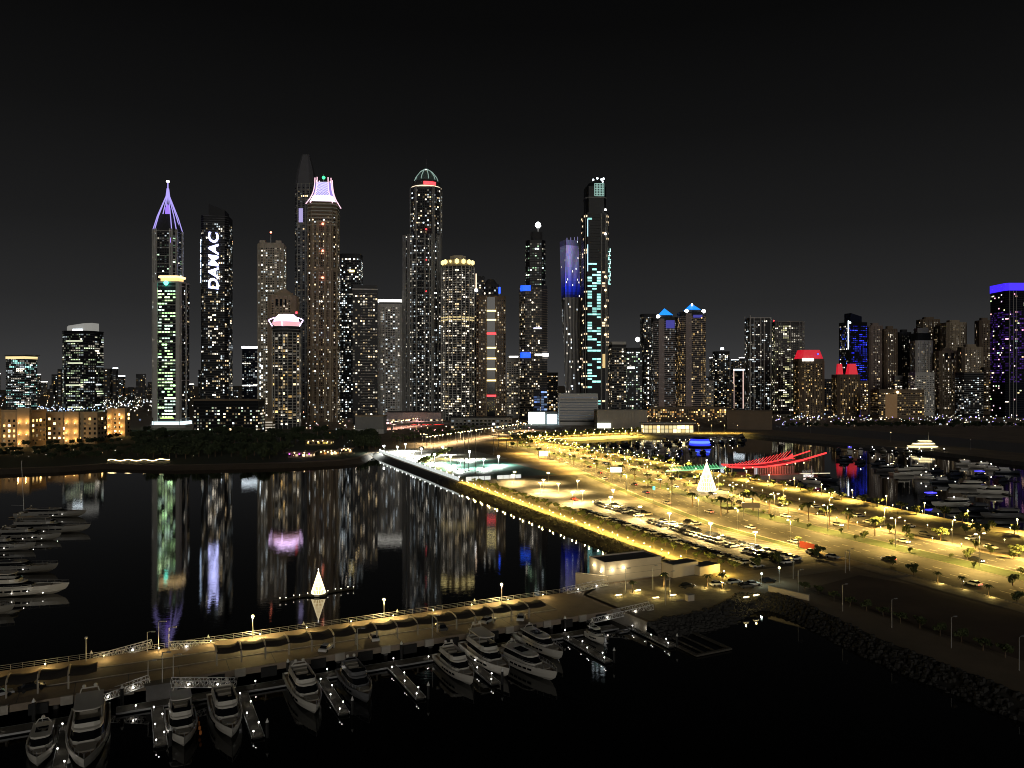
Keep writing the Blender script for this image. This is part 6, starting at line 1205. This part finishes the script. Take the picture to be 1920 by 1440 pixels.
# ------------------------------------------------------------------ lit Christmas trees
def light_tree(name, label, p, h, r, ntier, power):
    o = thing(name, label, 'light tree', p); e1 = em('tree_string', (1, .82, .48), 2.6)
    for k in range(24):
        a = 6.283 * k / 24; b = MB(); b.bar((r * math.cos(a), r * math.sin(a), h * .04), (0, 0, h * .97), r * .045, 4, r2=r * .012); b.build('light_string', e1, o)
    for j in range(ntier):
        f = j / ntier; b = MB(); n = 24; pts = [(r * (1 - f) * math.cos(6.283 * k / n), r * (1 - f) * math.sin(6.283 * k / n), h * (.04 + .93 * f)) for k in range(n + 1)]; b.path(pts, r * .03, 4); b.build('garland', e1, o)
    b = MB(); b.lathe([(r * .93, h * .04), (r * .02, h * .95)], 20); b.build('mesh_cone', em('tree_cone', (1, .64, .22), 1.1), o)
    b = MB(); b.ball(0, 0, h * 1.0, r * .09, 6); b.build('star', L_WHITE, o); b = MB(); b.lathe([(r * 1.0, -.3), (r * 1.0, h * .03), (r * .3, h * .04)], 20); b.build('base', M_WHITE, o)
    lamp_data('tree' + str(int(h)), (1, .85, .5), power, r * .5)
    for a in ((-2.6, -1.57, -.5) if h > 10 else ()): lamp('tree' + str(int(h)), (r * 1.6 * math.cos(a), r * 1.6 * math.sin(a), h * .25), o)
    return o
light_tree('christmas_light_tree', 'tall glowing white cone tree on the causeway beside the road', G(1325, 921), 16.5, 5.0, 7, 2600)
light_tree('floating_light_tree', 'glowing white cone tree floating on the dark water', G(597, 1113, .5), 6.9, 2.0, 6, 40)
fp = thing('floating_barrier', 'thin floating pontoon with small lamps around the floating tree', 'pontoon', (0, 0, 0)); pts = [G(x, y, .25) for x, y in ((525, 1126), (560, 1119), (597, 1114), (632, 1108), (664, 1103))]
b = MB(); b.path(pts, .35, 6); b.build('float', M_BLACK, fp)
for k in (0, 1, 2, 3, 4, 7, 8, 9, 10, 11):
    f = k / 11 * 4; i = min(3, int(f)); p = pts[i].lerp(pts[i + 1], f - i); b = MB(); b.ball(p.x, p.y - .9 * (k % 2), .95, .15, 6); b.build('marker_lamp', em('marker_lamp', (1, .9, .7), 4), fp); b = MB(); b.bar((p.x, p.y - .9 * (k % 2), .2), (p.x, p.y - .9 * (k % 2), .85), .05); b.build('stem', M_STEEL, fp)
b = MB(); b.box(pts[2].x, pts[2].y, .3, 5, 4.4, .5); b.build('raft', M_BLACK, fp)
# ------------------------------------------------------------------ white pavilion and walls at the plaza
A = G(1135, 1091); B_ = G(1240, 1078); ang = math.atan2(B_.y - A.y, B_.x - A.x); Lp = (B_ - A).length
pv = thing('white_pavilion', 'long white flat-roofed pavilion with four bright wall lights', 'pavilion', (A.x, A.y, 3), ang)
W_PAV = mat('pavilion_render', (.60, .52, .40), .8, noise=.06, nscale=.3)
b = MB(); b.prism([(0, 0), (Lp, 0), (Lp, 9), (0, 9)], -3, 5.1); b.build('wall', W_PAV, pv); b = MB(); b.box(Lp / 2, 4.5, 5.16, Lp - .7, 8.3, .1); b.build('roof', M_DCONC, pv)
for nm, a in (('parapet', (Lp / 2, .15, 5.3, Lp + .3, .35, .6)), ('parapet', (.1, 4.5, 5.3, .35, 8.6, .6)), ('parapet', (Lp - .1, 4.5, 5.3, .35, 8.6, .6)), ('parapet', (Lp / 2, 8.9, 5.3, Lp + .3, .35, .6))): b = MB(); b.box(*a); b.build(nm, W_PAV, pv)
for z in (1.7, 3.4): b = MB(); b.box(Lp / 2, -.02, z, Lp, .03, .05); b.build('panel_joint', M_DCONC, pv)
b = MB(); b.prism([(-6.2, 6.5), (.0, -1.2), (.6, -.6), (-5.6, 7.1)], -3, 1.8); b.build('wing_wall', W_PAV, pv)
lamp_data('pavilion', (1, .85, .55), 150, .2)
for x, y, z in ((-.3, 6, 3.6), (-.3, 1.5, 3.4), (2.3, -.3, 3.3), (6.0, -.3, 3.6)): b = MB(); b.ball(x, y, z, .3, 6); b.build('wall_light', M_LAMP, pv); lamp('pavilion', (x - (.8 if x < 0 else 0), y - (.8 if x > 0 else 0), z - .1), pv)
street_lamp('globe', 3.6, G(1127, 1096), 'small globe lamp at the pavilion corner', None, 'pavilion')
for i, (x0, y0, x1, y1, h, lab) in enumerate([(1262, 1084, 1309, 1076, 3.8, 'white boxy kiosk building right of the pavilion'), (1312, 1080, 1350, 1073, 2.6, 'lower white boxy building behind the plaza shrubs')]):
    A = G(x0, y0); B_ = G(x1, y1); ang = math.atan2(B_.y - A.y, B_.x - A.x); L_ = (B_ - A).length; o = thing('kiosk_building', lab, 'building', (A.x, A.y, 3), ang); b = MB(); b.prism([(0, 0), (L_, 0), (L_, 5), (0, 5)], -.5, h); b.build('wall', W_PAV, o); b = MB(); b.box(L_ / 2, 2.5, h + .03, L_ - .8, 4.2, .06); b.build('roof', M_DCONC, o)
o = thing('plaza_wall', 'low pale wall at the corner where the plaza meets the dark lot', 'wall', G(1478, 1117), -.9); b = MB(); b.box(0, 0, .7, 12, .4, 1.6); b.build('wall', W_PAV, o); b = MB(); b.box(0, 0, 1.55, 12.2, .6, .1); b.build('coping', M_CONC, o)
o = thing('utility_box', 'small pale utility box on the quay', 'box', G(1293, 1126), .4); b = MB(); b.box(0, 0, .8, 2, 1.4, 1.6); b.build('cabinet', W_PAV, o); b = MB(); b.box(0, 0, 1.65, 2.2, 1.6, .1); b.build('lid', M_CONC, o)
for i, (x, y, a, c) in enumerate([(1288, 1102, .5, 'black'), (1345, 1098, .3, 'white'), (1376, 1094, .4, 'silver'), (1400, 1102, .2, 'dark grey'), (1412, 1098, .2, 'white'), (1440, 1092, .2, 'black')]): car(G(x, y, 3.03), a, 'car, ' + nth(i) + ' from the left on the plaza access road', 'cars on the plaza', c, head=i in (0, 2))
lamp_data('plaza_white', (.75, 1, .9), 260, .3)
o = street_lamp('globe', 3.2, G(1428, 1098), 'white lamp over the parked cars at the plaza end', None, 'plaza_white', 0, em('plaza_lamp', (.8, 1, .9), 4)); street_lamp('globe', 4.0, G(1461, 1092), 'single globe lamp at the edge of the dark lot', None, 'plaza_white', 0, M_LAMP)
